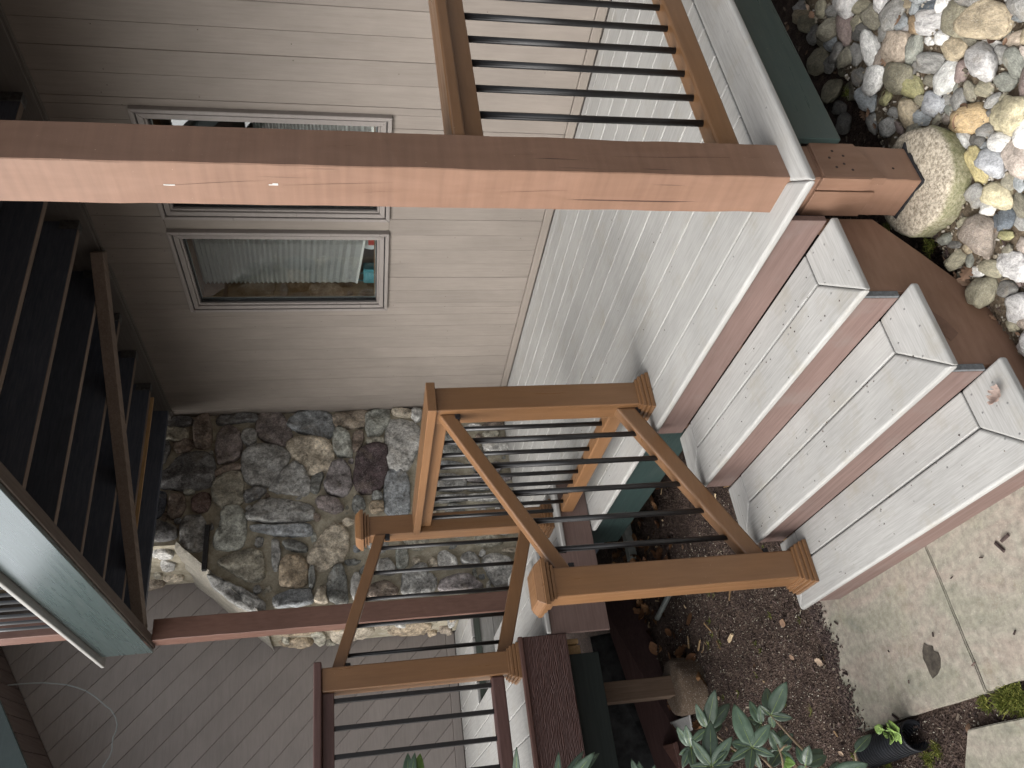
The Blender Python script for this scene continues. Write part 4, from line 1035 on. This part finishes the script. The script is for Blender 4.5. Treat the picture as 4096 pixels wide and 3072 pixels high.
o = tube('conduit', [pa + (pa - pb) * 1.2, pa, pb, pb + (pb - pa) * .4], .017, simple('grey_conduit', (.10, .11, .105), .5), None, 12, origin=pb); tag(o, 'thin grey conduit lying in the leaves under the porch', 'pipe')

# ------------------------------------------------------------------ corrugated drain pipe
pe = at(*ZL(1025, 1455), z=-.640); pw = at(*ZL(800, 1545), z=-.650); ax_ = (pw - pe); ax_.z = -.004; ax_.normalize()
def corr(p0, p1, r, mat, label):
    bm = bmesh.new(); d = (p1 - p0); L = d.length; d.normalize(); s = d.cross(Vector((0, 0, 1))).normalized(); q = s.cross(d); seg = 40
    n = int(L / .003); rings = []
    for i in range(n + 1):
        t_ = i / n; ph = (t_ * L / .018) % 1; rr = r * (1 + (.07 if .25 < ph < .70 else -.07))
        if i < 2: rr = r * 1.05
        c = p0 + d * L * t_
        rings.append([bm.verts.new(c + (s * math.cos(k * 2 * math.pi / seg) + q * math.sin(k * 2 * math.pi / seg)) * rr) for k in range(seg)])
    for a_, b_ in zip(rings, rings[1:]):
        for k in range(seg): bm.faces.new([a_[k], a_[(k + 1) % seg], b_[(k + 1) % seg], b_[k]])
    bmesh.ops.recalc_face_normals(bm, faces=bm.faces); bmesh.ops.solidify(bm, geom=list(bm.faces), thickness=.0035)
    o = from_bm('drain_pipe', bm, mat, None, False, origin=p0 - Vector((0, 0, r))); return tag(o, label, 'pipe')
corr(pe, pe + ax_ * .34, .050, RUBBER, 'black corrugated drain pipe end beside the front edge of the flagstones')

# ------------------------------------------------------------------ mulch chips, leaves, sprigs
def on_slab(x, y):
    return (-3.24 < x < -1.25 and .262 < y < .86) or (x > -2.66 and y < .2 and y > -.6 and x + .1 * 0 > -2.63 + 0)
def scatter(name, n, area, size, mat, label, cat, zoff=.004, curl=0, aspect=(.15, .5), thick=.25, reject=None, tilt=.35):
    verts, faces = [], []
    for _ in range(n):
        x, y = random.uniform(area[0], area[1]), random.uniform(area[2], area[3])
        if reject and reject(x, y): continue
        l = random.uniform(*size) * random.choice((.5, .7, 1, 1)); w = l * random.uniform(*aspect); h = max(.0008, w * thick)
        e = Matrix.Rotation(random.uniform(0, 6.28), 3, 'Z') @ Matrix.Rotation(random.gauss(0, tilt), 3, 'Y') @ Matrix.Rotation(random.gauss(0, tilt), 3, 'X')
        c = Vector((x, y, gz(x, y) + zoff + random.uniform(-.003, .006))); b = len(verts)
        for p in ((-l, -w * .6, -h), (l, -w, -h), (l * .9, w, -h), (-l, w * .7, -h), (-l * .9, -w * .6, h), (l * .8, -w * .7, h), (l * .85, w, h), (-l * .95, w * .5, h)): verts.append(c + e @ (Vector(p) * .5))
        faces += [(b, b + 3, b + 2, b + 1), (b + 4, b + 5, b + 6, b + 7), (b, b + 1, b + 5, b + 4), (b + 1, b + 2, b + 6, b + 5), (b + 2, b + 3, b + 7, b + 6), (b + 3, b, b + 4, b + 7)]
    me = bpy.data.meshes.new(name); me.from_pydata(verts, [], faces); me.materials.append(mat)
    o = bpy.data.objects.new(name, me); link(o); return tag(o, label, cat, kind='stuff')
rejs = lambda x, y: (-3.20 - .07 * noise.noise(Vector((x * 2, y * 7, 5))) < x < -1.25 and .262 < y < .86) or (x > -2.60 and -.6 < y < .18)
scatter('bark_mulch', 20000, (-5.7, -1.6, -.5, 2.3), (.008, .026), CHIPS, 'dark bark mulch covering the bed left of the patio', 'mulch', reject=rejs)
scatter('fine_mulch', 30000, (-4.8, -1.6, -.5, 1.6), (.004, .014), CHIPS, 'fine dark mulch crumbs in the bed left of the patio', 'mulch', reject=rejs, thick=.5, tilt=.8)
scatter('wood_chips', 130, (-5.4, -2.6, -.4, 2.0), (.03, .075), litter_mat('pale_wood_chips', [(0, (.12, .075, .04)), (.5, (.24, .16, .085)), (1, (.40, .31, .20))]), 'pale wood chips scattered on the mulch', 'mulch', .01, reject=rejs, aspect=(.12, .3), thick=.5)
scatter('gravel', 14000, (-1.75, .3, .4, 3.4), (.004, .018), PEBBLE, 'fine gravel and grit between the river stones', 'gravel', .008, aspect=(.5, .9), thick=.7, tilt=.8)
scatter('twigs', 420, (-2.0, .2, .4, 3.4), (.02, .07), CHIPS, 'small twigs and needles between the river stones', 'twigs', .012, aspect=(.03, .07), thick=.9)
def edge_crumbs():
    verts, faces = [], []
    for _ in range(2600):
        y = random.uniform(.27, .80); x = -3.20 + abs(random.gauss(0, .045)) + .05 * noise.noise(Vector((y * 9, 3, 1)))
        l = random.uniform(.003, .013); w = l * random.uniform(.3, .8); e = Matrix.Rotation(random.uniform(0, 6.28), 3, 'Z') @ Matrix.Rotation(random.gauss(0, .5), 3, 'Y'); c = Vector((x, y, -.6475 + random.uniform(0, .003))); b = len(verts)
        for p in ((-l, -w, -w * .5), (l, -w, -w * .5), (l, w, -w * .5), (-l, w, -w * .5), (-l, -w, w * .5), (l * .8, -w, w * .5), (l, w * .7, w * .5), (-l, w, w * .5)): verts.append(c + e @ (Vector(p) * .5))
        faces.extend([(b, b + 3, b + 2, b + 1), (b + 4, b + 5, b + 6, b + 7), (b, b + 1, b + 5, b + 4), (b + 1, b + 2, b + 6, b + 5), (b + 2, b + 3, b + 7, b + 6), (b + 3, b, b + 4, b + 7)])
    me = bpy.data.meshes.new('mulch_crumbs'); me.from_pydata(verts, [], faces); me.materials.append(CHIPS); o = bpy.data.objects.new('mulch_crumbs', me); link(o); tag(o, 'crumbs of mulch spilling over the left edge of the flagstones', 'mulch', kind='stuff')
edge_crumbs()
scatter('pale_grit', 5200, (-4.6, -2.2, -.45, 1.5), (.0025, .006), litter_mat('pale_mineral_grit', [(0, (.16, .14, .11)), (1, (.42, .39, .33))]), 'pale mineral grit sprinkled over the mulch', 'grit', .009, aspect=(.5, .9), thick=.8, reject=rejs, tilt=.9)
def leaf_mesh(bm, c, e, l, lobes, curl):
    """lobed dry leaf as a curled fan strip"""
    n = 12; prev = None
    for i in range(n + 1):
        t_ = i / n; w = l * .30 * math.sin(math.pi * min(1, t_ * 1.02)) ** .7 * (1 + lobes * math.sin(t_ * 26))
        if i in (0, n): w = l * .01
        x = (t_ - .5) * l; zc = curl * l * ((t_ - .5) ** 2 * 1.6)
        row = [bm.verts.new(c + e @ Vector((x, s_ * w, zc + abs(s_) * curl * w * .9))) for s_ in (-1, 0, 1)]
        if prev:
            for k in range(2): bm.faces.new([prev[k], prev[k + 1], row[k + 1], row[k]])
        prev = row
def leaves(name, n, area, size, mat, label, reject=None, zoff=.012):
    bm = bmesh.new()
    for _ in range(n):
        x, y = random.uniform(area[0], area[1]), random.uniform(area[2], area[3])
        if reject and reject(x, y): continue
        e = Matrix.Rotation(random.uniform(0, 6.28), 3, 'Z') @ Matrix.Rotation(random.gauss(0, .4), 3, 'Y') @ Matrix.Rotation(random.gauss(0, .5), 3, 'X')
        leaf_mesh(bm, Vector((x, y, gz(x, y) + zoff + random.uniform(0, .012))), e, random.uniform(*size), random.choice((0, .35, .45)), random.uniform(-.5, .9))
    o = from_bm(name, bm, mat, None); return tag(o, label, 'leaves', kind='stuff')
leaves('leaf_litter', 230, (-5.6, -4.3, .5, 2.6), (.04, .11), ORANGELEAF, 'orange brown oak leaves drifted under the porch and walkway')
leaves('leaf_litter', 260, (-1.95, .1, .5, 3.3), (.02, .055), DRYLEAF, 'crumpled dry leaves among the river stones', zoff=.018)
leaves('leaf_litter', 45, (-4.4, -2.5, -.4, 1.6), (.025, .06), DRYLEAF, 'dry leaves scattered on the mulch bed', rejs)
def sprigs(name, spots, mat, label, h=.03):
    bm = bmesh.new()
    for (c, n, sp) in spots:
        for _ in range(n):
            a_ = random.uniform(0, 6.28); r = random.uniform(0, sp); b = c + Vector((math.cos(a_) * r, math.sin(a_) * r, 0)); d = Vector((random.gauss(0, .8), random.gauss(0, .8), random.uniform(.2, 1))).normalized() * h * random.uniform(.5, 1.3); s_ = d.cross(Vector((random.random(), random.random(), .3))).normalized() * h * .07
            bm.faces.new([bm.verts.new(p) for p in (b - s_, b + s_, b + d + s_ * .3, b + d - s_ * .3)])
    o = from_bm(name, bm, mat, None); return tag(o, label, 'moss', kind='stuff')
mp = []
for a, b, n, sp in [(1640, 1220, 900, .05), (1560, 1250, 350, .03), (1460, 1260, 160, .03), (1160, 1550, 120, .03), (1110, 1610, 140, .03), (860, 1640, 80, .02), (150, 590, 60, .015), (330, 240, 20, .01)]:
    c = at(*ZL(a, b), z=-.665); mp.append((c, n, sp))
Z4 = reg(3000, 0, 1096, 1818)
for a, b, n, sp in [(650, 620, 45, .015), (1130, 290, 60, .018), (915, 1510, 80, .02), (1200, 1630, 120, .03), (1640, 1590, 40, .015), (1400, 525, 40, .012), (420, 60, 40, .015)]:
    c = at(*Z4(a, b), z=-.56); mp.append((c, n, sp))
for _ in range(50):
    x, y = random.uniform(-4.2, -2.9), random.uniform(-.3, 1.3)
    if not rejs(x, y): mp.append((Vector((x, y, gz(x, y) + .005)), 14, .012))
sprigs('moss_sprigs', mp, MOSS, 'yellow green moss and cedar sprigs on the ground', .022)
# curled brown leaf on the bottom step, oak leaves by the footing
def one_leaf(c, rz, l, mat, label, curl=.8, lob=.35, tx=.1, ty=.1):
    bm = bmesh.new(); e = Matrix.Rotation(rz, 3, 'Z') @ Matrix.Rotation(ty, 3, 'Y') @ Matrix.Rotation(tx, 3, 'X'); leaf_mesh(bm, Vector(c), e, l, lob, curl)
    bmesh.ops.solidify(bm, geom=list(bm.faces), thickness=.0006)
    o = from_bm('dry_leaf', bm, mat, None, True, origin=c); return tag(o, label, 'leaf')
PINKLEAF = simple('pale_curled_leaf', (.42, .33, .29), .8, .2, 0, 60, .25, .2)
G8 = reg(3000, 1000, 1096, 1818)
one_leaf(at(*G8(1650, 960), z=-3 * RS + .006) , .7, .062, PINKLEAF, 'curled pale brown leaf lying on the bottom step', .9, .4)
one_leaf(at(*Z4(1510, 1395), z=-.545), -.9, .085, simple('red_brown_leaf', (.22, .115, .085), .7, .2, 0, 40, .2), 'red brown oak leaf caught beside the concrete footing', .5, .45)
one_leaf(at(*Z4(1425, 1260), z=-.545), 1.2, .075, simple('orange_leaf', (.30, .12, .05), .7, .2, 0, 40, .2), 'narrow orange leaf standing against the concrete footing', 1.4, 0, 1.2)
one_leaf(at(*Z4(1690, 195), z=-.535), .3, .085, simple('dark_brown_leaf', (.15, .095, .07), .75, .2, 0, 40, .3), 'dark brown leaf lying across the river stones at the right', .8, .4)
# twig by the footing
tw = [at(*Z4(a, b), z=-.535) for a, b in [(1480, 1400), (1515, 1300), (1560, 1235), (1640, 1195), (1690, 1160)]]
o = tube('twig', tw, [.003, .004, .0045, .004, .003], STEM, None, 8, origin=tw[0]); tag(o, 'grey twig lying across the river stones beside the footing', 'twig')
tw = [at(*Z4(a, b), z=-.53) for a, b in [(1480, 560), (1478, 620), (1476, 680), (1474, 720)]]
o = tube('twig', tw, .003, STEM, None, 8, origin=tw[0]); tag(o, 'short dark twig on the stones near the large yellow rock', 'twig')

# ------------------------------------------------------------------ river stones
def stone_mesh(seed, kind):
    random.seed(900 + seed); bm = bmesh.new(); bmesh.ops.create_icosphere(bm, subdivisions=4 if kind else 3, radius=1)
    e = random.uniform(1.85, 3.1); off = Vector((seed * 7.3, seed * 3.1, seed))
    for v in bm.verts:
        p = v.co.copy(); r = (abs(p.x) ** e + abs(p.y) ** e + abs(p.z) ** e) ** (-1 / e)
        n_ = noise.fractal(p * .9 + off, 1, 2, 2) * .36 + noise.fractal(p * 2.4 + off, 1, 2, 3) * (.16 if kind else .08)
        if kind: n_ += (noise.cell(p * 2.2 + off)) * .03
        v.co = p * r * (1 + n_)
    me = bpy.data.meshes.new('river_stone_%d' % seed); bm.to_mesh(me); bm.free(); me.materials.append(COBBLE)
    for p in me.polygons: p.use_smooth = True
    return me
SMS = [stone_mesh(i, False) for i in range(14)]; RMS = [stone_mesh(30 + i, True) for i in range(5)]
random.seed(11)
RC = dict(tan=(.33, .275, .19), ol=(.25, .23, .165), lg=(.42, .41, .40), ds=(.10, .115, .13), pt=(.43, .355, .28), wh=(.62, .61, .58), rg=(.20, .155, .14), og=(.205, .19, .145), g=(.235, .23, .215), bg=(.235, .25, .255), dg=(.135, .13, .12),
          gr=(.43, .43, .41), mo=(.27, .255, .13), gg=(.215, .22, .19), gold=(.34, .25, .14), ye=(.42, .375, .25), lb=(.36, .37, .385), yo=(.40, .34, .17), pk=(.40, .345, .30), bn=(.25, .21, .175), tb=(.28, .20, .12))
CNAME = dict(tan='tan', ol='olive', lg='pale grey', ds='dark slate', pt='pinkish tan', wh='white', rg='reddish grey', og='olive grey', g='grey', bg='blue grey', dg='dark grey', gr='speckled granite', mo='mossy', gg='green grey', gold='golden brown', ye='yellow', lb='light blue grey', yo='yellowish', pk='pinkish', bn='brownish grey', tb='brown')
HS = '1555,135,135,118,0,tan 1350,120,90,105,20,ol 1180,140,105,75,-20,lg 1165,50,105,40,-15,ds 945,315,90,105,25,pt 785,325,60,110,-10,wh 610,165,42,118,0,rg 800,110,70,85,-20,og 865,215,45,55,0,g 720,40,85,40,0,ol 320,40,60,45,0,lg 330,115,55,50,-20,tan 365,155,45,55,20,ol 510,75,50,38,-20,g 510,185,45,80,30,og 690,150,35,60,20,ol 720,220,60,50,-30,dg 405,235,42,60,15,g 520,285,42,55,15,bg 440,275,30,40,0,ol 565,350,45,65,20,dg 605,375,40,75,25,og 680,360,45,65,10,g 430,410,50,95,25,ol 500,430,35,55,0,g 695,510,40,60,0,dg 800,530,65,90,25,wh 755,645,60,85,-25,bg 865,650,45,50,0,mo 960,510,105,110,25,ol 1050,575,70,75,20,mo 1175,425,95,65,10,g 1270,520,55,115,30,gr 1325,320,80,78,0,tan 1500,410,135,110,-5,lg 1250,250,50,55,30,wh 1420,255,50,45,0,og 1565,290,60,40,10,wh 1720,410,75,90,-5,gg 1800,370,45,90,0,pk 1660,540,80,60,10,gg 1520,585,60,50,10,ol 1425,605,38,62,-5,og 1355,660,50,75,-10,g 1270,655,45,35,5,g 1190,705,75,75,0,lb 1115,780,60,45,15,bg 1445,790,125,95,-25,gold 1690,750,150,115,0,ye 1540,870,70,50,-15,g 1480,930,50,50,0,dg 1375,925,50,60,-20,gr 1640,960,80,75,0,wh 1580,1065,85,90,-15,lb 1480,1090,60,110,-15,yo 1760,1050,95,110,20,pk 1695,1205,45,52,0,og 1770,1200,40,60,0,bg 1620,1290,88,85,0,ye 1475,1300,50,75,25,g 1650,1450,70,80,0,ds 1770,1360,50,90,-25,og 1750,1460,35,70,-25,g 1510,1540,100,120,0,bn 1390,1490,30,45,0,ol 525,600,62,85,0,ol 620,580,40,70,0,og 890,840,55,62,0,g 805,820,30,60,0,g 600,820,40,65,0,dg 960,850,28,45,0,rg 560,720,45,40,0,dg 1100,665,50,40,0,ol 1160,530,45,40,0,og 580,470,55,50,0,ol 1060,170,50,60,0,tb 1030,25,45,30,0,tan 1770,90,60,45,-20,bg 1750,250,100,55,-25,pt 935,80,60,110,15,g 975,140,40,60,20,bg 440,55,30,60,15,ol 1270,790,30,35,0,bn 920,745,28,35,0,g 730,760,40,35,0,og'
HS2 = '940,450,150,155,0,lg 670,460,125,85,20,ol 490,510,120,55,5,wh 840,260,90,50,-10,og 820,710,110,85,5,dg 1000,920,150,180,0,lg 1030,220,75,80,0,pk 250,215,70,40,10,dg 820,110,90,55,0,mo 1090,1060,90,110,0,bn'
placed = []
UNIQ = {(1555, 135): 'large round tan river stone near the far right corner of the cobble bed', (1690, 750): 'large bright yellow rock, the biggest in the cobble bed', (1445, 790): 'golden brown flat stone tucked beside the large yellow rock',
        (945, 315): 'smooth pinkish tan oval stone near the green rim board', (1640, 960): 'round white stone freckled with black near the concrete footing', (1270, 520): 'long speckled granite stone in the middle of the cobble bed',
        (1500, 410): 'broad pale grey broken stone beside the round tan stone', (1510, 1540): 'large brownish grey oval cobble next to the stringer', (1620, 1290): 'squat yellow stone with dark edge beside the grey twig', (1165, 50): 'angular dark slate stone at the edge of the cobble bed', (610, 165): 'long reddish grey stone among small cobbles',
        (525, 600): 'smooth olive round stone close under the green rim board', (785, 325): 'tall white quartz stone beside the pinkish tan oval', (1580, 1065): 'light blue grey stone in front of the white freckled stone', (1480, 1090): 'yellowish stone hugging the concrete footing', (1650, 1450): 'dark slate round stone beside the red brown oak leaf'}
def put_stone(c, va, vb, h, col, label, group, meshes):
    """ellipsoid stone with horizontal half-axes va, vb (world vectors)"""
    ux = va.normalized(); uz = Vector((0, 0, 1)); uy = uz.cross(ux)
    lb = abs(vb.dot(uy)); la = va.length
    o = bpy.data.objects.new('river_stone', random.choice(meshes)); link(o)
    o.rotation_euler = (random.gauss(0, .16), random.gauss(0, .16), math.atan2(ux.y, ux.x) + random.choice((0, math.pi)))
    o.scale = (la * 1.07, max(lb, .3 * la) * 1.07, h); o.location = c
    j = random.uniform(.85, 1.15); o.color = (col[0] * j, col[1] * j, col[2] * j, 1)
    tag(o, label, 'stone', group); placed.append((c.x, c.y, (la + lb) / 2)); return o
ZST = -.56
def hand(G, items, zs=1.0):
    for it in items.split():
        a, b, rx, ry, an, c = it.split(','); a, b, rx, ry, an = float(a), float(b), float(rx), float(ry), math.radians(float(an))
        c0 = at(*G(a, b), z=-.55); zz = gz(c0.x, c0.y) + .028; c0 = at(*G(a, b), z=zz); zz = gz(c0.x, c0.y) + .028; ctr = at(*G(a, b), z=zz)
        pa = at(*G(a + rx * math.cos(an), b + rx * math.sin(an)), z=zz) - ctr; pb = at(*G(a - ry * math.sin(an), b + ry * math.cos(an)), z=zz) - ctr
        # principal axes of the world ellipse
        A = pa.x ** 2 + pb.x ** 2; B = pa.x * pa.y + pb.x * pb.y; D = pa.y ** 2 + pb.y ** 2
        th = .5 * math.atan2(2 * B, A - D); tr_, df = (A + D) / 2, math.sqrt(((A - D) / 2) ** 2 + B * B)
        la, lb_ = math.sqrt(tr_ + df), math.sqrt(max(tr_ - df, 1e-8))
        # the outline we see already contains the stone's height: squash the long, sight-line axis
        va = Vector((math.cos(th), math.sin(th), 0)) * la; vb = Vector((-math.sin(th), math.cos(th), 0)) * lb_
        h = min(la, lb_) * random.uniform(.48, .66)
        key = (int(a), int(b)); u = UNIQ.get(key) if G is Z4 else None
        big = la > .06
        lab = u
        put_stone(Vector((ctr.x, ctr.y, gz(ctr.x, ctr.y) + .004 + h * .5)), va, vb, h, RC[c], lab or ('larger' if big else 'smaller') + ' ' + CNAME[c], 'river stones in the cobble bed', RMS if c in ('ye', 'lg', 'ds') and random.random() < .75 else SMS)
hand(Z4, HS); hand(Z7, HS2)
# fill the gaps
def cobble_ok(x, y, r):
    if x < -1.43 and y > 1.50: 
        if not (x > -1.50 and y > 1.8): return False
    if x < -1.60 - r and y > .75: return False
    if x < -1.62: return False
    if (x + 1.525) ** 2 + (y - 1.652) ** 2 < (.165 + r) ** 2: return False
    if .2 < y < .84 and x < -1.28: return False
    return True
fills = 0
for r in (.055, .045, .036, .028, .022, .017, .013):
    for _ in range(1500):
        if fills >= 230: break
        x, y = random.uniform(-1.6, -.35), random.uniform(.75, 3.3)
        if not cobble_ok(x, y, r): continue
        u, v = pix((x, y, -.58))
        if not (-150 < v < 1750 and u < 4250): continue
        if any((x - q[0]) ** 2 + (y - q[1]) ** 2 < ((r + q[2]) * .80) ** 2 for q in placed): continue
        c = random.choice(['g', 'ol', 'og', 'dg', 'lg', 'bg', 'tan', 'gg', 'rg', 'wh', 'bn']); th = random.uniform(0, 3.14); asp = random.uniform(1, 1.45)
        h = r * random.uniform(.55, .8)
        put_stone(Vector((x, y, gz(x, y) + h * .5)), Vector((math.cos(th), math.sin(th), 0)) * r * asp, Vector((-math.sin(th), math.cos(th), 0)) * r / asp, h, RC[c],
                  'tiny ' + CNAME[c], 'river stones in the cobble bed', SMS); fills += 1

SHORT = {'biggest': 'large yellow rock', 'golden brown flat': 'golden brown stone', 'large round tan': 'large tan stone', 'pinkish tan oval stone': 'pinkish tan oval', 'freckled': 'white freckled stone', 'granite': 'granite stone', 'broad pale': 'broken pale stone', 'brownish grey oval': 'brownish grey oval', 'squat yellow': 'squat yellow stone', 'angular dark slate': 'angular slate stone', 'long reddish': 'reddish grey stone', 'smooth olive round': 'smooth olive stone'}
river = [o for o in COL.objects if o.name.startswith('river_stone')]
lms = [(Vector(pix((-1.525, 1.652, -.44))), 'concrete footing')]
for o in river:
    for k_, n_ in SHORT.items():
        if k_ in o['label'] and len(o['label'].split()) > 5: lms.append((Vector(pix(o.location)), n_)); break
used = {}
for o in sorted([o for o in river if len(o['label'].split()) <= 4], key=lambda o: min((Vector(pix(o.location)) - l[0]).length for l in lms)):
    p = Vector(pix(o.location)); l = min(lms, key=lambda q: (p - q[0]).length); d = p - l[0]
    an = math.degrees(math.atan2(-d.y, d.x)) % 360; dr = ['right', 'upper right', 'top', 'upper left', 'left', 'lower left', 'bottom', 'lower right'][int((an + 22.5) // 45) % 8]
    key = (o['label'], dr, l[1]); used[key] = used.get(key, 0) + 1
    o['label'] = '%s river stone, %s towards the %s of the %s' % (o['label'], ['', 'nearest', 'second', 'third', 'fourth', 'fifth', 'sixth', 'seventh', 'eighth', 'ninth'][min(9, used[key])], dr, l[1])

# ------------------------------------------------------------------ rhododendron and weed
def big_leaf(parent, base, tip, width, mat, nrm, droop=.12):
    base, tip = Vector(base), Vector(tip); d = tip - base; L = d.length; t = d.normalized(); s = t.cross(nrm).normalized(); nn = s.cross(t)
    bm = bmesh.new(); n = 12; prev = None
    for i in range(n + 1):
        f = i / n; w = width * math.sin(math.pi * f ** .82) ** .75 * .5 if 0 < f < 1 else .0008
        if f < .1: w = min(w, width * .10)
        c = base + t * (L * f) + nn * (droop * L * (1 - (2 * f - 1) ** 2) * .5)
        row = [bm.verts.new(c + s * (w * q) + nn * (abs(q) * w * .22 + math.sin(f * 17 + q) * w * .03)) for q in (-1, -.5, 0, .5, 1)]
        if prev:
            for k in range(4): bm.faces.new([prev[k], prev[k + 1], row[k + 1], row[k]])
        prev = row
    bmesh.ops.recalc_face_normals(bm, faces=bm.faces); bmesh.ops.solidify(bm, geom=list(bm.faces), thickness=.0008)
    lf = from_bm('leaf', bm, mat, parent, True)
    tube('midrib', [base + t * (L * f) + nn * (droop * L * (1 - (2 * f - 1) ** 2) * .5 + .0007) for f in (0, .15, .3, .45, .6, .75, .92)], [.0016, .0014, .0013, .0011, .001, .0008, .0004], MIDRIB, lf, 5)
    return lf
ZR = reg(2550, 2450, 622, 1659); ZR3 = reg(3000, 2600, 472, 1659)
shrub = thing('rhododendron_shrub', (-3.08, -.02, -.645), 'dark green leathery leaved rhododendron shrub beside the mulch bed', 'shrub')
def whorl(px, dist, tips, wfac=.33, seed=0, mat=RHODO, stem=True):
    random.seed(500 + seed); dist *= 1.55; b = at_dist(px[0], px[1], dist)
    for tp in tips:
        q = at_dist(tp[0], tp[1], dist + random.uniform(-.05, .07)); L = (q - b).length
        view = (EYE - (b + q) / 2).normalized(); nrm = (view * 1.5 + Vector((0, 0, .5)) + Vector((random.gauss(0, .3), random.gauss(0, .3), 0))).normalized()
        big_leaf(shrub, b, q, L * wfac * 1.36 * random.uniform(.88, 1.12), mat, nrm, random.uniform(.02, .12))
    if stem:
        shoot(b)
def shoot(b):
    root = Vector((-3.08 + random.uniform(-.07, .07), -.02 + random.uniform(-.07, .07), -.65)); h = b.z - root.z
    c1 = root + Vector((random.uniform(-.05, .05), random.uniform(-.06, .02), h * .45)); pts = []
    for i_ in range(9):
        f = i_ / 8; p = root * (1 - f) ** 2 + c1 * (2 * f * (1 - f)) + b * f * f
        pts.append(p + Vector((noise.noise(p * 9), noise.noise(p * 9 + Vector((5, 5, 5))), 0)) * .012 * math.sin(math.pi * f))
    tube('stem', pts, [.009 - .0055 * i_ / 8 for i_ in range(9)], STEM, shrub, 8)
def free_whorl(b, n_, L0, seed):
    random.seed(seed); a0 = random.uniform(0, 6.28)
    for i_ in range(n_):
        a_ = a0 + i_ * 6.283 / n_ + random.uniform(-.25, .25); d = Vector((math.cos(a_), math.sin(a_), random.uniform(-.25, .5))).normalized(); L = L0 * random.uniform(.75, 1.15)
        big_leaf(shrub, b, b + d * L, L * .36, RHODO, (Vector((0, 0, 1)) - d * .3).normalized(), random.uniform(.02, .14))
    shoot(b)
Z = lambda L_: [ZR(*p) for p in L_]
whorl(ZR(1225, 1440), 2.02, Z([(1030, 975), (1418, 1190), (1468, 1535), (1330, 1690), (1190, 1720), (985, 1590), (1000, 1390), (1180, 1150)]), .30, 1)
whorl(ZR(790, 1640), 2.05, Z([(780, 1155), (1012, 1320), (1030, 1610), (575, 1350), (560, 1640), (850, 1800), (960, 1480), (690, 1800)]), .27, 2)
whorl(ZR(745, 1240), 2.22, Z([(622, 970), (828, 820), (985, 970), (905, 1200), (570, 1390)]), .28, 3)
whorl(ZR(575, 1440), 2.18, Z([(418, 1215), (515, 1200), (445, 1520), (480, 1659), (610, 1700)]), .30, 4)
whorl(ZR(1425, 1095), 2.12, Z([(1590, 738), (1378, 800), (1657, 1125), (1450, 1230), (1300, 985)]), .30, 5)
whorl(ZR(1325, 1190), 2.20, Z([(1195, 940), (1310, 975), (1170, 1130), (1230, 1330)]), .30, 6)
whorl(ZR(1500, 1460), 2.16, Z([(1440, 1240), (1659, 1290), (1540, 1250), (1420, 1640), (1650, 1420)]), .38, 7)
whorl(ZR3(780, 1625), 2.1, [ZR3(*p) for p in [(650, 1350), (835, 1340), (1080, 1490), (1020, 1400), (700, 1780), (900, 1800)]], .36, 8)
whorl(ZR3(1130, 1780), 2.05, [ZR3(*p) for p in [(1340, 1640), (1250, 1570), (1659, 1600), (1000, 1750)]], .36, 9)
whorl(ZR3(1470, 1440), 2.12, [ZR3(1705, 1190)], .30, 10)
whorl(ZR3(430, 1420), 2.1, [ZR3(*p) for p in [(280, 1659), (640, 1600), (590, 1720), (270, 1120)]], .36, 11, RHODO)
whorl(ZR3(495, 1560), 2.0, [ZR3(*p) for p in [(640, 1600), (560, 1760)]], .45, 12, RHODO2)
ZN = reg(1950, 2900, 450, 1270)
whorl(ZN(340, 760), 1.75, [ZN(328, 245), (2190, 3250)], .13, 13)
whorl(ZN(800, 800), 1.8, [ZN(805, 305), ZN(1085, 290), ZN(1210, 305), ZN(1262, 318)], .17, 14)
whorl((2590, 3190), 1.8, [(2525, 3035), (2555, 3045), (2620, 3060), (2700, 3110)], .24, 15)
whorl((1640, 3190), 1.7, [reg(1180, 2450, 622, 1659)(1205, 1500), (1660, 3010)], .20, 16, RHODO)
whorl((1665, 3175), 1.7, [reg(1180, 2450, 622, 1659)(1335, 1505)], .26, 17, RHODO2)
tube('twig', [at_dist(*ZR(a, b), 3.1) for a, b in [(1560, 1700), (1545, 1560), (1520, 1480), (1490, 1405)]], [.004, .004, .0035, .003], STEM, shrub, 8)
tube('twig', [at_dist(*ZR(a, b), 3.1) for a, b in [(1520, 1480), (1560, 1430), (1598, 1410)]], [.0035, .003, .003], STEM, shrub, 8)
random.seed(640); nfw = 0
for _ in range(400):
    if nfw >= 16: break
    p = Vector((-3.0 + random.gauss(0, .22), -.30 + random.gauss(0, .2), random.uniform(-.35, .75)))
    if pix(p)[1] < 3072 + 230: continue
    free_whorl(p, random.randint(6, 8), .14, 700 + nfw); nfw += 1
weed = thing('weed', tuple(at(*ZL(860, 1440), z=-.655)), 'small bright green weed sprouting beside the corrugated pipe', 'weed')
random.seed(77)
WEEDM = leaf_mat('weed_leaf', (.10, .17, .035), (.19, .28, .08)); wc = at(*ZL(860, 1440), z=-.60)
for a, b in [(800, 1400), (770, 1405), (825, 1455), (870, 1400), (900, 1400), (925, 1415), (910, 1460), (880, 1500), (840, 1475), (895, 1480), (850, 1420), (930, 1450)]:
    q = at(*ZL(a, b), z=-.585 + random.uniform(-.01, .02)); big_leaf(weed, wc + (q - wc) * .35, q, (q - wc).length * .55 + .008, WEEDM, Vector((random.gauss(0, .3), random.gauss(0, .3), 1)).normalized(), .1)
tube('stem', [wc + Vector((0, 0, -.06)), wc], .002, WEEDM, weed, 6)
